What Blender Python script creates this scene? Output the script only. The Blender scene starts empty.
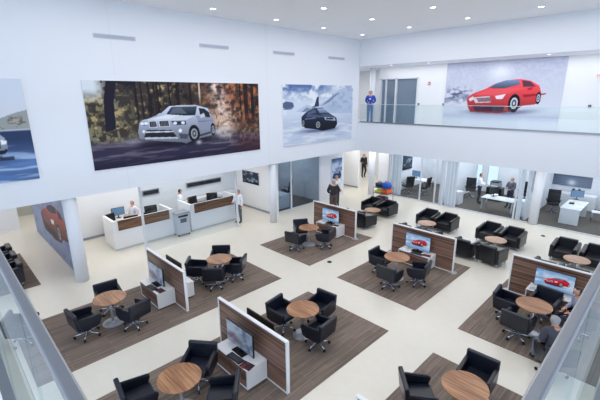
import bpy, bmesh, math, random
import numpy as np
from mathutils import Vector, Matrix
random.seed(7)
C = bpy.context.scene.collection
sc = bpy.context.scene
PI = math.pi
# ------------------------------------------------------------------ camera
F = 377.25; PITCH = .2702; ROLL = .007; YAW = .7924; EYE = 5.8
c_, s_ = math.cos(YAW), math.sin(YAW); cp_, sp_ = math.cos(PITCH), math.sin(PITCH)
fw = Vector((c_*cp_, s_*cp_, -sp_)); r0 = Vector((s_, -c_, 0)); u0 = Vector((c_*sp_, s_*sp_, cp_))
rt = r0*math.cos(ROLL) - u0*math.sin(ROLL); up = r0*math.sin(ROLL) + u0*math.cos(ROLL)
cd = bpy.data.cameras.new('camera'); cam = bpy.data.objects.new('camera', cd); C.objects.link(cam)
cd.sensor_width = 36; cd.lens = 36*F/600; cd.clip_start = .02; cd.clip_end = 200
M4 = Matrix((rt, up, -fw)).transposed().to_4x4(); M4.translation = Vector((0, 0, EYE))
cam.matrix_world = M4; sc.camera = cam
# ------------------------------------------------------------------ view, world, lights
sc.view_settings.view_transform = 'Standard'; sc.view_settings.look = 'None'
sc.view_settings.gamma = 1; sc.view_settings.exposure = -0.29; sc.view_settings.use_curve_mapping = False
w = bpy.data.worlds.new('daylight'); sc.world = w; w.use_nodes = True
bg = w.node_tree.nodes['Background']; bg.inputs[0].default_value = (.72, .84, 1.0, 1); bg.inputs[1].default_value = 1.8

def area(name, loc, target, sx, sy, power, col):
    l = bpy.data.lights.new(name, 'AREA'); l.shape = 'RECTANGLE'; l.size = sx; l.size_y = sy
    l.energy = power; l.color = col
    o = bpy.data.objects.new(name, l); C.objects.link(o); o.location = loc
    o.rotation_euler = (Vector(target)-Vector(loc)).to_track_quat('-Z', 'Y').to_euler()
    return o
DAY = (.72, .84, 1.0); WARM = (1.0, .94, .86)
area('daylight_front', (9, -5.8, 3.6), (10, 8, 3.0), 18, 6, 110, DAY)
area('daylight_side', (-5.8, 4, 3.8), (8, 5, 3.4), 15, 6, 400, DAY)
area('hall_ceiling_light', (9, 6.3, 8.5), (9, 6.3, 0), 14.5, 10.5, 730, (1, .955, .91))
area('reception_light', (7.3, 15.2, 2.78), (7.3, 15.2, 0), 7, 2.4, 130, (1, .97, .92))
area('left_lobby_light', (1.5, 19, 2.78), (1.5, 19, 0), 6, 8, 170, WARM)
area('left_office_light', (13.7, 15.8, 2.78), (13.7, 15.8, 0), 2, 2, 32, (.85, .93, 1))
area('corridor_light', (18.3, 13.6, 2.78), (18.3, 13.6, 0), 1.6, 3.5, 50, WARM)
area('far_corridor_fill', (21.5, 16.5, 2.78), (21.5, 16.5, 0), 3.5, 4, 75, (1, .98, .95))  # added fill, no fixture, brightens the far corridor and its end wall
area('corner_passage_fill', (21.5, 12.9, 2.78), (21.5, 12.9, 0), 3.5, 1.2, 50, (.95, .97, 1))  # added fill without a fixture, brightens the walls past the corner column
area('office_light', (21.7, 10.4, 2.78), (21.7, 10.4, 0), 3.9, 2.6, 115, (.9, .95, 1))
area('office_light', (21.7, 6.6, 2.78), (21.7, 6.6, 0), 3.9, 3.4, 140, (.9, .95, 1))
area('office_light', (21.7, 2.0, 2.78), (21.7, 2.0, 0), 3.9, 4.5, 150, (.9, .95, 1))
area('walkway_light', (18.2, 5, 2.78), (18.2, 5, 0), 1, 12, 90, (1, .97, .94))
area('balcony_light', (18.3, 6.5, 7.26), (18.3, 6.5, 4), 1.2, 12, 110, (1, .98, .95))
area('upper_corridor_light', (18.6, 15.0, 7.2), (18.6, 15.0, 4), 1.5, 2.5, 50, WARM)

# ------------------------------------------------------------------ materials
MATS = {}
def srgb(r, g, b):
    return tuple(((x/255)/12.92 if x/255 <= .04045 else ((x/255+.055)/1.055)**2.4) for x in (r, g, b))
def mat(name, col, rough=.5, metal=0, noise=0, nscale=8, emit=0, bump=0, spec=.5, coat=0):
    if name in MATS: return MATS[name]
    m = bpy.data.materials.new(name); m.use_nodes = True; nt = m.node_tree; b = nt.nodes['Principled BSDF']
    col = srgb(*col)
    b.inputs['Base Color'].default_value = (*col, 1); b.inputs['Roughness'].default_value = rough
    b.inputs['Metallic'].default_value = metal; b.inputs['Specular IOR Level'].default_value = spec
    b.inputs['Coat Weight'].default_value = coat
    if emit:
        b.inputs['Emission Color'].default_value = (*col, 1); b.inputs['Emission Strength'].default_value = emit
    tc = nt.nodes.new('ShaderNodeTexCoord'); n = nt.nodes.new('ShaderNodeTexNoise'); n.inputs['Scale'].default_value = nscale
    nt.links.new(tc.outputs['Object'], n.inputs['Vector'])
    if noise:
        mx = nt.nodes.new('ShaderNodeMix'); mx.data_type = 'RGBA'
        mx.inputs[6].default_value = (*[max(0, x*(1-noise)) for x in col], 1); mx.inputs[7].default_value = (*[min(1, x*(1+noise)) for x in col], 1)
        nt.links.new(n.outputs['Fac'], mx.inputs[0]); nt.links.new(mx.outputs[2], b.inputs['Base Color'])
    if bump:
        bp = nt.nodes.new('ShaderNodeBump'); bp.inputs['Strength'].default_value = bump; bp.inputs['Distance'].default_value = .01
        nt.links.new(n.outputs['Fac'], bp.inputs['Height']); nt.links.new(bp.outputs[0], b.inputs['Normal'])
    MATS[name] = m; return m

def wood(name, dark, light, along='X', freq=14, stretch=.7, rough=.4, sharp=(.35, .65), coord='Object', planks=None):
    """streaky timber: noise drawn out along one axis"""
    m = bpy.data.materials.new(name); m.use_nodes = True; nt = m.node_tree; b = nt.nodes['Principled BSDF']
    b.inputs['Roughness'].default_value = rough
    tc = nt.nodes.new('ShaderNodeTexCoord'); mp = nt.nodes.new('ShaderNodeMapping')
    sx = [freq]*3; sx['XYZ'.index(along)] = stretch; mp.inputs['Scale'].default_value = sx
    n = nt.nodes.new('ShaderNodeTexNoise'); n.inputs['Scale'].default_value = 1; n.inputs['Detail'].default_value = 5
    r = nt.nodes.new('ShaderNodeValToRGB'); r.color_ramp.elements[0].position = sharp[0]; r.color_ramp.elements[1].position = sharp[1]
    r.color_ramp.elements[0].color = (*srgb(*dark), 1); r.color_ramp.elements[1].color = (*srgb(*light), 1)
    nt.links.new(tc.outputs[coord], mp.inputs[0]); nt.links.new(mp.outputs[0], n.inputs['Vector'])
    nt.links.new(n.outputs['Fac'], r.inputs[0]); out = r.outputs[0]
    if planks:
        br = nt.nodes.new('ShaderNodeTexBrick'); br.offset = .37
        br.inputs['Scale'].default_value = 1; br.inputs['Brick Width'].default_value = planks[0]; br.inputs['Row Height'].default_value = planks[1]
        br.inputs['Mortar Size'].default_value = .006; br.inputs['Mortar Smooth'].default_value = .3
        br.inputs['Color1'].default_value = (.82, .82, .82, 1); br.inputs['Color2'].default_value = (1.12, 1.1, 1.08, 1); br.inputs['Mortar'].default_value = (1.45, 1.42, 1.4, 1)
        nt.links.new(tc.outputs[coord], br.inputs['Vector'])
        mx = nt.nodes.new('ShaderNodeMix'); mx.data_type = 'RGBA'; mx.blend_type = 'MULTIPLY'; mx.inputs[0].default_value = 1
        nt.links.new(out, mx.inputs[6]); nt.links.new(br.outputs['Color'], mx.inputs[7]); out = mx.outputs[2]
    nt.links.new(out, b.inputs['Base Color']); MATS[name] = m; return m

def glass(name, tint, refl=1.0):
    m = bpy.data.materials.new(name); m.use_nodes = True; nt = m.node_tree
    for n in list(nt.nodes): nt.nodes.remove(n)
    o = nt.nodes.new('ShaderNodeOutputMaterial'); t = nt.nodes.new('ShaderNodeBsdfTransparent'); g = nt.nodes.new('ShaderNodeBsdfGlossy')
    t.inputs[0].default_value = (*tint, 1); g.inputs['Roughness'].default_value = .01; g.inputs[0].default_value = (.95, .98, 1, 1)
    fr = nt.nodes.new('ShaderNodeFresnel'); fr.inputs[0].default_value = 1.5
    ml = nt.nodes.new('ShaderNodeMath'); ml.operation = 'MULTIPLY'; ml.inputs[1].default_value = refl; ml.use_clamp = True
    ge = nt.nodes.new('ShaderNodeNewGeometry'); fb = nt.nodes.new('ShaderNodeMath'); fb.operation = 'SUBTRACT'; fb.inputs[0].default_value = 1
    nt.links.new(ge.outputs['Backfacing'], fb.inputs[1]); f2 = nt.nodes.new('ShaderNodeMath'); f2.operation = 'MULTIPLY'
    nt.links.new(fr.outputs[0], f2.inputs[0]); nt.links.new(fb.outputs[0], f2.inputs[1]); nt.links.new(f2.outputs[0], ml.inputs[0])
    mx = nt.nodes.new('ShaderNodeMixShader'); nt.links.new(ml.outputs[0], mx.inputs[0])
    nt.links.new(t.outputs[0], mx.inputs[1]); nt.links.new(g.outputs[0], mx.inputs[2]); nt.links.new(mx.outputs[0], o.inputs[0])
    MATS[name] = m; return m

WALL = mat('painted_wall', (232, 234, 238), .6, noise=.015, nscale=1.5)
HALLWALL = mat('satin_hall_wall', (226, 231, 240), .5, noise=.012, nscale=.8)
CEIL = mat('ceiling_paint', (242, 243, 247), .8, noise=.01, nscale=1)
WHITE = mat('white_lacquer', (238, 239, 242), .25)
FLOORM = mat('cream_terrazzo', (228, 223, 211), .22, noise=.035, nscale=5)
CARPET = mat('office_carpet', (92, 86, 80), .95, noise=.15, nscale=30)
LEATHER = mat('black_leather', (18, 24, 39), .3, noise=.12, nscale=20, bump=.12)
LEATHER2 = mat('black_club_leather', (15, 21, 31), .32, noise=.12, nscale=18, bump=.12)
CHROME = mat('polished_aluminium', (190, 198, 212), .2, 1)
STEEL = mat('brushed_steel', (146, 150, 156), .36, 1, noise=.05, nscale=60)
BLACK = mat('black_plastic', (18, 19, 22), .35)
GREY = mat('grey_metal', (150, 156, 166), .45, .3)
SILVER = mat('silver_disc', (190, 194, 200), .3, .7)
MULL = mat('mullion_aluminium', (214, 219, 228), .4, .1)
RUBBER = mat('rubber', (25, 25, 27), .7)
PAPER = mat('paper', (240, 240, 238), .7)
WALNUT = wood('striped_walnut', (80, 54, 45), (150, 116, 100), 'Y', 30, .3, .42, (.38, .62))
WALNUTX = wood('striped_walnut_front', (80, 54, 40), (146, 108, 82), 'X', 26, 1.3, .42, (.36, .64))
TABLEW = wood('table_walnut', (128, 84, 56), (196, 146, 106), 'Y', 22, 1.6, .3, (.3, .7))
RUG = wood('plank_carpet', (103, 91, 83), (134, 119, 109), 'X', 22, 1.2, .8, (.3, .7), 'Object', (.9, .15))
FROST = wood('frosted_blinds', (216, 222, 232), (250, 251, 253), 'Z', 11, .05, .5, (.35, .6))
GL = glass('clear_glass', (.93, .965, .96), .8)
GLN = glass('near_glass', (.90, .95, .95), .5)
GLB = glass('bluish_screen_glass', (.91, .94, .965), .8)
GLD = glass('grey_office_glass', (.70, .76, .82), 1.0)

# ------------------------------------------------------------------ builders
class MB:
    def __init__(s): s.bm = bmesh.new()
    def _add(s, t, mtx, smooth=False):
        if smooth:
            for f in t.faces: f.smooth = True
        bmesh.ops.transform(t, matrix=mtx, verts=t.verts)
        me = bpy.data.meshes.new('t'); t.to_mesh(me); t.free(); s.bm.from_mesh(me); bpy.data.meshes.remove(me); return s
    def box(s, x0, x1, y0, y1, z0, z1, bev=0, seg=2, rot=None, piv=None):
        t = bmesh.new(); bmesh.ops.create_cube(t, size=1)
        bmesh.ops.scale(t, vec=(x1-x0, y1-y0, z1-z0), verts=t.verts)
        if bev: bmesh.ops.bevel(t, geom=t.edges[:], offset=bev, segments=seg, affect='EDGES', profile=.5)
        cen = Vector(((x0+x1)/2, (y0+y1)/2, (z0+z1)/2)); m = Matrix.Translation(cen)
        if rot is not None:
            p = Vector(piv) if piv else cen
            m = Matrix.Translation(p) @ rot @ Matrix.Translation(-p) @ m
        return s._add(t, m, False)
    def cyl(s, p0, p1, r0, r1=None, n=20):
        p0, p1 = Vector(p0), Vector(p1); d = p1-p0; t = bmesh.new()
        bmesh.ops.create_cone(t, cap_ends=True, segments=n, radius1=r0, radius2=r0 if r1 is None else r1, depth=d.length)
        m = Matrix.Translation((p0+p1)/2) @ d.to_track_quat('Z', 'Y').to_matrix().to_4x4()
        for f in t.faces:
            if len(f.verts) == 4: f.smooth = True
        return s._add(t, m)
    def ball(s, c, r, sc_=(1, 1, 1), n=12):
        t = bmesh.new(); bmesh.ops.create_uvsphere(t, u_segments=n, v_segments=max(6, n//2+2), radius=r)
        return s._add(t, Matrix.Translation(c) @ Matrix.Diagonal((*sc_, 1)), True)
    def lathe(s, prof, n=28, c=(0, 0, 0)):
        t = bmesh.new(); rings = []
        for r, z in prof:
            rings.append([t.verts.new((c[0]+r*math.cos(2*PI*i/n), c[1]+r*math.sin(2*PI*i/n), c[2]+z)) for i in range(n)])
        for a, b in zip(rings, rings[1:]):
            for i in range(n): t.faces.new((a[i], a[(i+1) % n], b[(i+1) % n], b[i]))
        t.faces.new(rings[0][::-1]); t.faces.new(rings[-1])
        return s._add(t, Matrix())
    def prism(s, pts, a0, a1, axis='Y', bev=0):
        """polygon in the plane across axis, pushed out between a0 and a1"""
        t = bmesh.new()
        def P(p, a): return {'Y': (p[0], a, p[1]), 'X': (a, p[0], p[1]), 'Z': (p[0], p[1], a)}[axis]
        A = [t.verts.new(P(p, a0)) for p in pts]; B = [t.verts.new(P(p, a1)) for p in pts]; n = len(pts)
        t.faces.new(A); t.faces.new(B[::-1])
        for i in range(n): t.faces.new((A[i], B[i], B[(i+1) % n], A[(i+1) % n]))
        bmesh.ops.recalc_face_normals(t, faces=t.faces)
        if bev: bmesh.ops.bevel(t, geom=t.edges[:], offset=bev, segments=2, affect='EDGES')
        return s._add(t, Matrix())
    def tube(s, pts, r, n=8):
        for a, b in zip(pts, pts[1:]): s.cyl(a, b, r, n=n)
        for p in pts[1:-1]: s.ball(p, r, n=n)
        return s
    def build(s, name, m, parent=None, label=None):
        me = bpy.data.meshes.new(name); s.bm.to_mesh(me); s.bm.free()
        me.materials.append(m); o = bpy.data.objects.new(name, me); C.objects.link(o)
        if parent: o.parent = parent
        if label: o['label'] = label
        return o
def struct(name, m, *boxes):
    b = MB()
    for q in boxes: b.box(*q)
    o = b.build(name, m); o['kind'] = 'structure'; return o
def tag(o, label=None, cat=None, group=None, kind=None):
    if label: o['label'] = label
    if cat: o['category'] = cat
    if group: o['group'] = group
    if kind: o['kind'] = kind
    return o
def thing(name, label, cat, loc=(0, 0, 0), rz=0, group=None):
    o = bpy.data.objects.new(name, None); C.objects.link(o); o.location = loc; o.rotation_euler = (0, 0, rz)
    o.empty_display_size = .1
    return tag(o, label, cat, group)
def copy_tree(o, parent=None):
    c = o.copy(); C.objects.link(c)
    if parent is not None: c.parent = parent
    for ch in list(o.children): copy_tree(ch, c)
    return c
USED = set()
def place(proto, loc, rz, label, group=None):
    o = proto if proto.name not in USED else copy_tree(proto)
    USED.add(proto.name); o.location = loc; o.rotation_euler = (0, 0, rz); o['label'] = label
    if group: o['group'] = group
    elif 'group' in o: del o['group']
    return o
R = math.radians

# ------------------------------------------------------------------ printed pictures: a fine mesh carrying painted colours
class Canvas:
    def __init__(s, nx, ny, base, asp=1):
        s.nx, s.ny = nx, ny; s.asp = asp
        s.u, s.v = np.meshgrid(np.linspace(0, 1, nx), np.linspace(0, 1, ny))
        s.a = np.zeros((ny, nx, 3)); s.a[:] = base
    def noise(s, fu, fv, seed, octaves=3):
        rs = np.random.RandomState(seed); out = np.zeros_like(s.u); amp = 1; tot = 0
        for k in range(octaves):
            gu, gv = int(fu*2**k)+2, int(fv*2**k)+2; g = rs.rand(gv+1, gu+1)
            x = s.u*(gu-1); y = s.v*(gv-1); xi = x.astype(int); yi = y.astype(int); fx = x-xi; fy = y-yi
            fx = fx*fx*(3-2*fx); fy = fy*fy*(3-2*fy)
            out += amp*((g[yi, xi]*(1-fx)+g[yi, xi+1]*fx)*(1-fy)+(g[yi+1, xi]*(1-fx)+g[yi+1, xi+1]*fx)*fy); tot += amp; amp *= .55
        return out/tot
    def mix(s, col, m):
        m = np.clip(m, 0, 1)[..., None]; s.a = s.a*(1-m)+np.array(col, float)*m
    def poly(s, pts, col, alpha=1, shade=0):
        x, y = s.u, s.v; ins = np.zeros(x.shape, bool); n = len(pts)
        for i in range(n):
            x0, y0 = pts[i]; x1, y1 = pts[(i+1) % n]
            if y0 == y1: continue
            cnd = ((y0 > y) != (y1 > y)) & (x < (x1-x0)*(y-y0)/(y1-y0)+x0); ins ^= cnd
        if shade:
            ys = [p[1] for p in pts]; t = (y-min(ys))/(max(ys)-min(ys)+1e-9); cc = np.array(col, float)[None, None]*(1-shade+2*shade*t)[..., None]
            s.a = np.where(ins[..., None], s.a*(1-alpha)+cc*alpha, s.a)
        else: s.mix(col, ins*alpha)
    def ell(s, q, col, k=1, alpha=1):
        (cx, cy), (rx, _), (_, by) = q; ax = abs(rx-cx)*k; ay = abs(cy-by)*k
        s.mix(col, ((((s.u-cx)/ax)**2+((s.v-cy)/ay)**2) < 1)*alpha)
    def build(s, name, origin, U, V, parent=None, emit=0, rough=.45, mname='printed_picture'):
        nx, ny = s.nx, s.ny; O, U, V = Vector(origin), Vector(U), Vector(V)
        uu = s.u.ravel()[:, None]; vv = s.v.ravel()[:, None]
        co = np.array(O)[None]+uu*np.array(U)[None]+vv*np.array(V)[None]
        idx = np.arange(nx*ny).reshape(ny, nx)
        q = np.stack([idx[:-1, :-1], idx[:-1, 1:], idx[1:, 1:], idx[1:, :-1]], -1).reshape(-1, 4)
        me = bpy.data.meshes.new(name); me.from_pydata(co.tolist(), [], q.tolist())
        at = me.color_attributes.new('print', 'FLOAT_COLOR', 'POINT')
        a = np.clip(s.a.reshape(-1, 3)/255, 0, 1); a = np.where(a <= .04045, a/12.92, ((a+.055)/1.055)**2.4)
        at.data.foreach_set('color', np.concatenate([a, np.ones((len(a), 1))], 1).astype(np.float32).ravel())
        key = mname+str(emit)
        if key not in MATS:
            m = bpy.data.materials.new(mname); m.use_nodes = True; nt = m.node_tree; b = nt.nodes['Principled BSDF']
            an = nt.nodes.new('ShaderNodeAttribute'); an.attribute_name = 'print'; b.inputs['Roughness'].default_value = rough; b.inputs['Specular IOR Level'].default_value = .5 if emit else .15
            if emit:
                b.inputs['Base Color'].default_value = (.01, .01, .01, 1)
                nt.links.new(an.outputs['Color'], b.inputs['Emission Color']); b.inputs['Emission Strength'].default_value = emit
            else: nt.links.new(an.outputs['Color'], b.inputs['Base Color'])
            MATS[key] = m
        me.materials.append(MATS[key]); o = bpy.data.objects.new(name, me); C.objects.link(o)
        if parent: o.parent = parent
        return o
ART_SILVER={
'body':[(0.225,0.399),(0.236,0.513),(0.255,0.546),(0.282,0.557),(0.349,0.609),(0.4,0.701),(0.441,0.708),(0.554,0.708),(0.63,0.664),(0.65,0.568),(0.665,0.483),(0.669,0.395),(0.663,0.325),(0.64,0.284),(0.571,0.266),(0.553,0.236),(0.509,0.232),(0.482,0.21),(0.462,0.229),(0.334,0.273),(0.252,0.306),(0.227,0.325)],
'glass':[(0.382,0.605),(0.412,0.69),(0.565,0.694),(0.55,0.579),(0.476,0.579)],
'side':[(0.573,0.668),(0.607,0.661),(0.639,0.605),(0.644,0.539),(0.582,0.55)],
'hood':[(0.263,0.539),(0.376,0.594),(0.544,0.568),(0.494,0.52),(0.403,0.52)],
'grille1':[(0.282,0.528),(0.326,0.531),(0.328,0.443),(0.284,0.45)],
'grille2':[(0.335,0.528),(0.393,0.528),(0.397,0.446),(0.337,0.446)],
'lamp1':[(0.243,0.524),(0.276,0.524),(0.278,0.48),(0.246,0.48)],
'lamp2':[(0.405,0.513),(0.488,0.509),(0.492,0.458),(0.42,0.461)],
'intake':[(0.27,0.424),(0.403,0.402),(0.434,0.295),(0.248,0.321)],
'w':[(0.535,0.332),(0.565,0.328),(0.532,0.229)],
'w2':[(0.657,0.369),(0.671,0.365),(0.654,0.292)],
'shadow':[(0.207,0.306),(0.559,0.221),(0.675,0.284),(0.722,0.236),(0.556,0.148),(0.204,0.221)],
'trunk':[(0.109,1.055),(0.156,1.059),(0.127,0.756),(0.122,0.458),(0.073,0.424),(0.082,0.779)],
}
ART_BLUE={
'body':[(0.232,0.474),(0.292,0.544),(0.412,0.613),(0.512,0.613),(0.63,0.507),(0.74,0.42),(0.756,0.307),(0.716,0.226),(0.528,0.201),(0.426,0.241),(0.278,0.277),(0.232,0.372)],
'glass':[(0.448,0.595),(0.55,0.591),(0.618,0.515),(0.486,0.518)],
'side':[(0.302,0.529),(0.412,0.591),(0.436,0.536),(0.326,0.496)],
'grille':[(0.552,0.445),(0.714,0.423),(0.728,0.365),(0.566,0.394)],
'w':[(0.462,0.318),(0.506,0.314),(0.464,0.234)],
'w2':[(0.256,0.369),(0.278,0.369),(0.256,0.303)],
'rock':[(-0.006,0.701),(0.036,0.734),(0.122,0.715),(0.138,0.653),(0.056,0.613),(-0.004,0.631)],
'peak':[(0.404,0.628),(0.444,0.796),(0.468,0.803),(0.474,0.639)],
'mount':[(0.164,0.566),(0.304,0.675),(0.412,0.628),(0.602,0.755),(0.76,0.923),(0.982,1.007),(1.002,0.482),(0.684,0.504)],
}
ART_RED={
'body':[(0.233,0.45),(0.283,0.515),(0.412,0.595),(0.477,0.654),(0.571,0.706),(0.7,0.725),(0.792,0.696),(0.867,0.625),(0.89,0.524),(0.887,0.421),(0.856,0.362),(0.752,0.34),(0.702,0.269),(0.648,0.249),(0.552,0.22),(0.281,0.236),(0.25,0.317)],
'glass':[(0.433,0.599),(0.5,0.67),(0.59,0.712),(0.696,0.712),(0.71,0.647),(0.579,0.595)],
'side':[(0.719,0.706),(0.792,0.686),(0.842,0.612),(0.737,0.608)],
'grille':[(0.292,0.46),(0.452,0.482),(0.469,0.388),(0.325,0.375)],
'intake':[(0.296,0.343),(0.602,0.337),(0.59,0.246),(0.323,0.252)],
'lamp':[(0.502,0.482),(0.596,0.511),(0.573,0.44),(0.519,0.434)],
'w':[(0.679,0.375),(0.725,0.375),(0.69,0.252)],
'w2':[(0.873,0.45),(0.892,0.45),(0.881,0.372)],
'shadow':[(0.258,0.249),(0.665,0.265),(0.898,0.379),(0.927,0.343),(0.69,0.204),(0.283,0.194)],
}
ART_ROAD={
'body':[(0.778,0.463),(0.826,0.485),(0.856,0.482),(0.872,0.452),(0.884,0.393),(0.88,0.338),(0.862,0.283),(0.818,0.272),(0.76,0.29)],
'lamp':[(0.858,0.426),(0.884,0.412),(0.878,0.379),(0.856,0.382)],
'hor':[(0.854,0.522),(0.994,0.511)],
'm':[(0.866,0.632),(0.948,0.724),(0.998,0.761)],
'ul':[(0.9,1.0),(1.0,1.004)],
}
# ================================================================== THE SETTING
YL = 12.83; XB = 17.15; ZC = 8.58; ZF = 2.82; F2 = 4.26; XG = 19.25; XO = 24.0
struct('floor', FLOORM, (-6, 26, -6, 24, -.2, 0))
struct('ceiling', CEIL, (-6, XB+.3, -6, YL+.3, ZC, ZC+.2))
struct('wall_left', HALLWALL, (-6, XB+.02, YL, YL+.3, ZF, ZC), (XB-.3, XB, YL+.3, 18, F2, ZC))
struct('ceiling_left', CEIL, (-6, XB, YL+.3, 24, ZF, ZF+.2), (XB, 26, YL, 24, ZF, ZF+.2))
struct('floor_upper', HALLWALL, (XB, 26, -6, YL, ZF, F2), (XB, 26, YL, 18, ZF+.2, F2))
struct('trim_1', HALLWALL, (XB, XB+.32, -6, YL-.002, F2, 4.35))
struct('trim_4', mat('stone_sill', (168, 176, 190), .4), (XB-.025, XB+.34, -6, YL-.003, 4.35, 4.372))
struct('wall_bulkhead', HALLWALL, (XB, XB+.3, -6, YL, 7.26, ZC), )
struct('ceiling_upper', CEIL, (XB+.3, 26, -6, 18, 7.28, 7.45))
struct('wall_upper', WALL, (XG, XG+.2, -6, 10.5, F2, 7.28), (XG, XG+.2, 10.5, 12.85, 6.68, 7.28), (XG, XG+.2, 12.85, 13.0, F2, 7.28))
struct('wall_upper_corridor', WALL, (21, 21.2, 13, 18, F2, 7.28), (XB, 21, 17.8, 18, F2, 7.28))
struct('balcony_floor', WALL, (-6, .03, -6, YL-.002, 3.95, F2), (.03, XB-.01, -6, .03, 3.95, F2))
# grooves between the wall sheets
g = MB()
for x in (4.6, 10.75):
    g.box(x-.006, x+.006, YL-.004, YL+.01, ZF, ZC)
MB().box(.56, .575, .3, 13.6, .0, .002).build('trim_3', mat('floor_joint', (150, 146, 140), .7))['kind'] = 'structure'
g.build('trim_2', mat('joint_grey', (216, 222, 234), .6))['kind'] = 'structure'  # sheet joints in a slightly greyer wall colour
# columns
def column(n, x, y, z0, z1, r=.2):
    o = MB().cyl((x, y, z0), (x, y, z1), r, n=32).build('column', HALLWALL); tag(o, kind='structure'); return o
column(1, 2.82, 13.06, 0, ZF); column(2, 11.07, 13.03, 0, ZF, .17); column(3, 18.6, 12.75, 0, ZF, .19); column(4, 19.3, 4.22, 0, ZF, .19)
column(5, 18.9, 13.15, F2, 7.28, .17)
# reception and left rooms
struct('wall_reception', WALL, (3.0, 12.05, 16.9, 17.1, 0, ZF))
struct('wall_picture_end', WALL, (2.84, 3.0, 13.5, 19.85, 0, ZF))
struct('wall_reception_right', WALL, (11.8, 12.05, 13.75, 16.9, 0, ZF))
struct('wall_left_office', WALL, (12.05, 15.3, 17.6, 17.75, 0, ZF), (15.3, 15.45, 14.05, 17.6, 0, ZF))
struct('wall_left_end', HALLWALL, (15.32, 17.4, 13.9, 14.05, 0, ZF))
struct('wall_corridor', WALL, (19.36, 19.5, 14.3, 17.5, 0, ZF), (17.3, 17.4, 14.05, 17.5, 0, ZF), (20.9, 23.9, 13.6, 13.7, 0, ZF))
struct('wall_far_corridor', WALL, (17.3, 26, 19.2, 19.4, 0, ZF), (23.9, 24, 13.7, 19.2, 0, ZF))
struct('wall_lobby', WALL, (1.55, 2.35, 20.6, 20.75, 0, ZF), (-6, 1.55, 20.6, 20.75, 0, ZF), (-6, 6, 23.8, 24, 0, ZF))
struct('wall_lobby_far', mat('lobby_greige', (186, 188, 182), .6), (2.5, 3.35, 22.9, 23.0, 0, ZF), (3.6, 6, 22.9, 23.0, 1.6, ZF))
for x0, x1 in ((2.35, 2.5), (3.35, 3.6)):
    struct('door_lobby', BLACK, (x0, x1, 22.88, 22.98, 0, 2.6))
struct('baseboard_reception', GREY, (3.0, 11.8, 16.87, 16.9, 0, .1), (11.77, 11.8, 13.8, 16.87, 0, .09), (19.33, 19.36, 14.3, 17.5, 0, .09))
# offices on the right
struct('wall_office_back', WALL, (XO, XO+.15, -6, .6, 0, ZF), (XO, XO+.15, 4.9, 5.6, 0, ZF), (XO, XO+.15, 8.85, 13.6, 0, ZF), (XO, XO+.15, .6, 4.9, 0, ZF),
       (XO, XO+.15, 5.6, 7.4, 0, ZF), (XO, XO+.15, 8.05, 8.35, 0, ZF), (XO, XO+.15, 7.4, 8.05, 2.5, ZF), (XO, XO+.15, 8.35, 8.85, 2.5, ZF))
struct('wall_office_divider', WALL, (XG+.1, XO, 8.72, 8.84, 0, ZF), (XG+.35, XO, 4.62, 4.74, 0, ZF), (XG+.1, XO, 12.0, 12.12, 0, ZF), (XG+.1, XO, -1.6, -1.5, 0, ZF))
struct('carpet_office', CARPET, (XG+.06, XO, -6, 12.0, 0, .012))['kind'] = 'structure'
BL = struct('window_blind', FROST, (13.35, 15.3, 17.3, 17.36, .02, 2.7)); struct('carpet_left_office', CARPET, (12.06, 15.3, 14.0, 17.6, 0, .012))
for k, (y0, y1) in enumerate(((7.4, 8.05), (8.35, 8.72))):
    f = MB()
    for q in ((y0, y0+.04), (y1-.04, y1)): f.box(XO+.02, XO+.1, q[0], q[1], 0, 2.5)
    f.box(XO+.02, XO+.1, y0, y1, 0, .06); f.box(XO+.02, XO+.1, y0, y1, 2.44, 2.5)
    o = f.build('window_%d' % (k+1), MULL); o['kind'] = 'structure'
    MB().box(XO+.055, XO+.065, y0+.05, y1-.05, .06, 2.44).build('pane', GL, o)
# ================================================================== GLASS WALLS
def glazing(name, n, line, a0, a1, z0, z1, mulls, m=GL, mw=.05, sills=True, fz=ZF, axis='x', kind='structure', th=.012):
    """glass wall: panes and mullions; line = fixed coordinate, a = running coordinate"""
    def bx(mb, p0, p1, q, za, zb): return mb.box(p0, p1, line-q, line+q, za, zb) if axis == 'x' else mb.box(line-q, line+q, p0, p1, za, zb)
    root = bpy.data.objects.new(name, None); C.objects.link(root); root['kind'] = 'structure'
    e = [a0]+list(mulls)+[a1]
    for p, q in zip(e, e[1:]): bx(MB(), p+.004, q-.004, th/2, z0, z1).build('pane', m, root)
    for x in mulls: bx(MB(), x-mw/2, x+mw/2, .04, 0.013, fz).build('mullion', MULL, root)
    if sills: bx(bx(MB(), a0, a1, .03, 0.013, .05), a0, a1, .03, fz-.06, fz).build('rail', MULL, root)
    return root
glazing('window_3', 0, 13.68, 5.2, 9.52, .03, ZF, [5.23, 9.48], GLB, .07, False)
glazing('window_4', 0, 13.95, 12.05, 15.32, .05, ZF, [12.1, 13.1, 15.28], GLD, .09)
glazing('window_5', 0, XG, 4.42, 11.95, .05, ZF, [5.06, 7.9, 8.6, 9.05, 9.92, 11.9], GLB, .06, True, axis='y')
glazing('window_6', 0, XG, -4, 4.0, .05, ZF, [.6, -1.5], GLB, .04, True, axis='y')
# frosted door leaves standing between the offices
struct('door_2', FROST, (XG+.1, XG+.14, 7.98, 8.52, .02, 2.6))
struct('door_3', FROST, (XG+.1, XG+.14, 4.8, 5.0, .02, 2.6))
struct('door_4', FROST, (XG+.3, XG+.36, 11.32, 11.93, .02, 2.6))
struct('wall_office_end', WALL, (XG-.05, XG+.05, 12.0, 12.7, 0, ZF))
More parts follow.
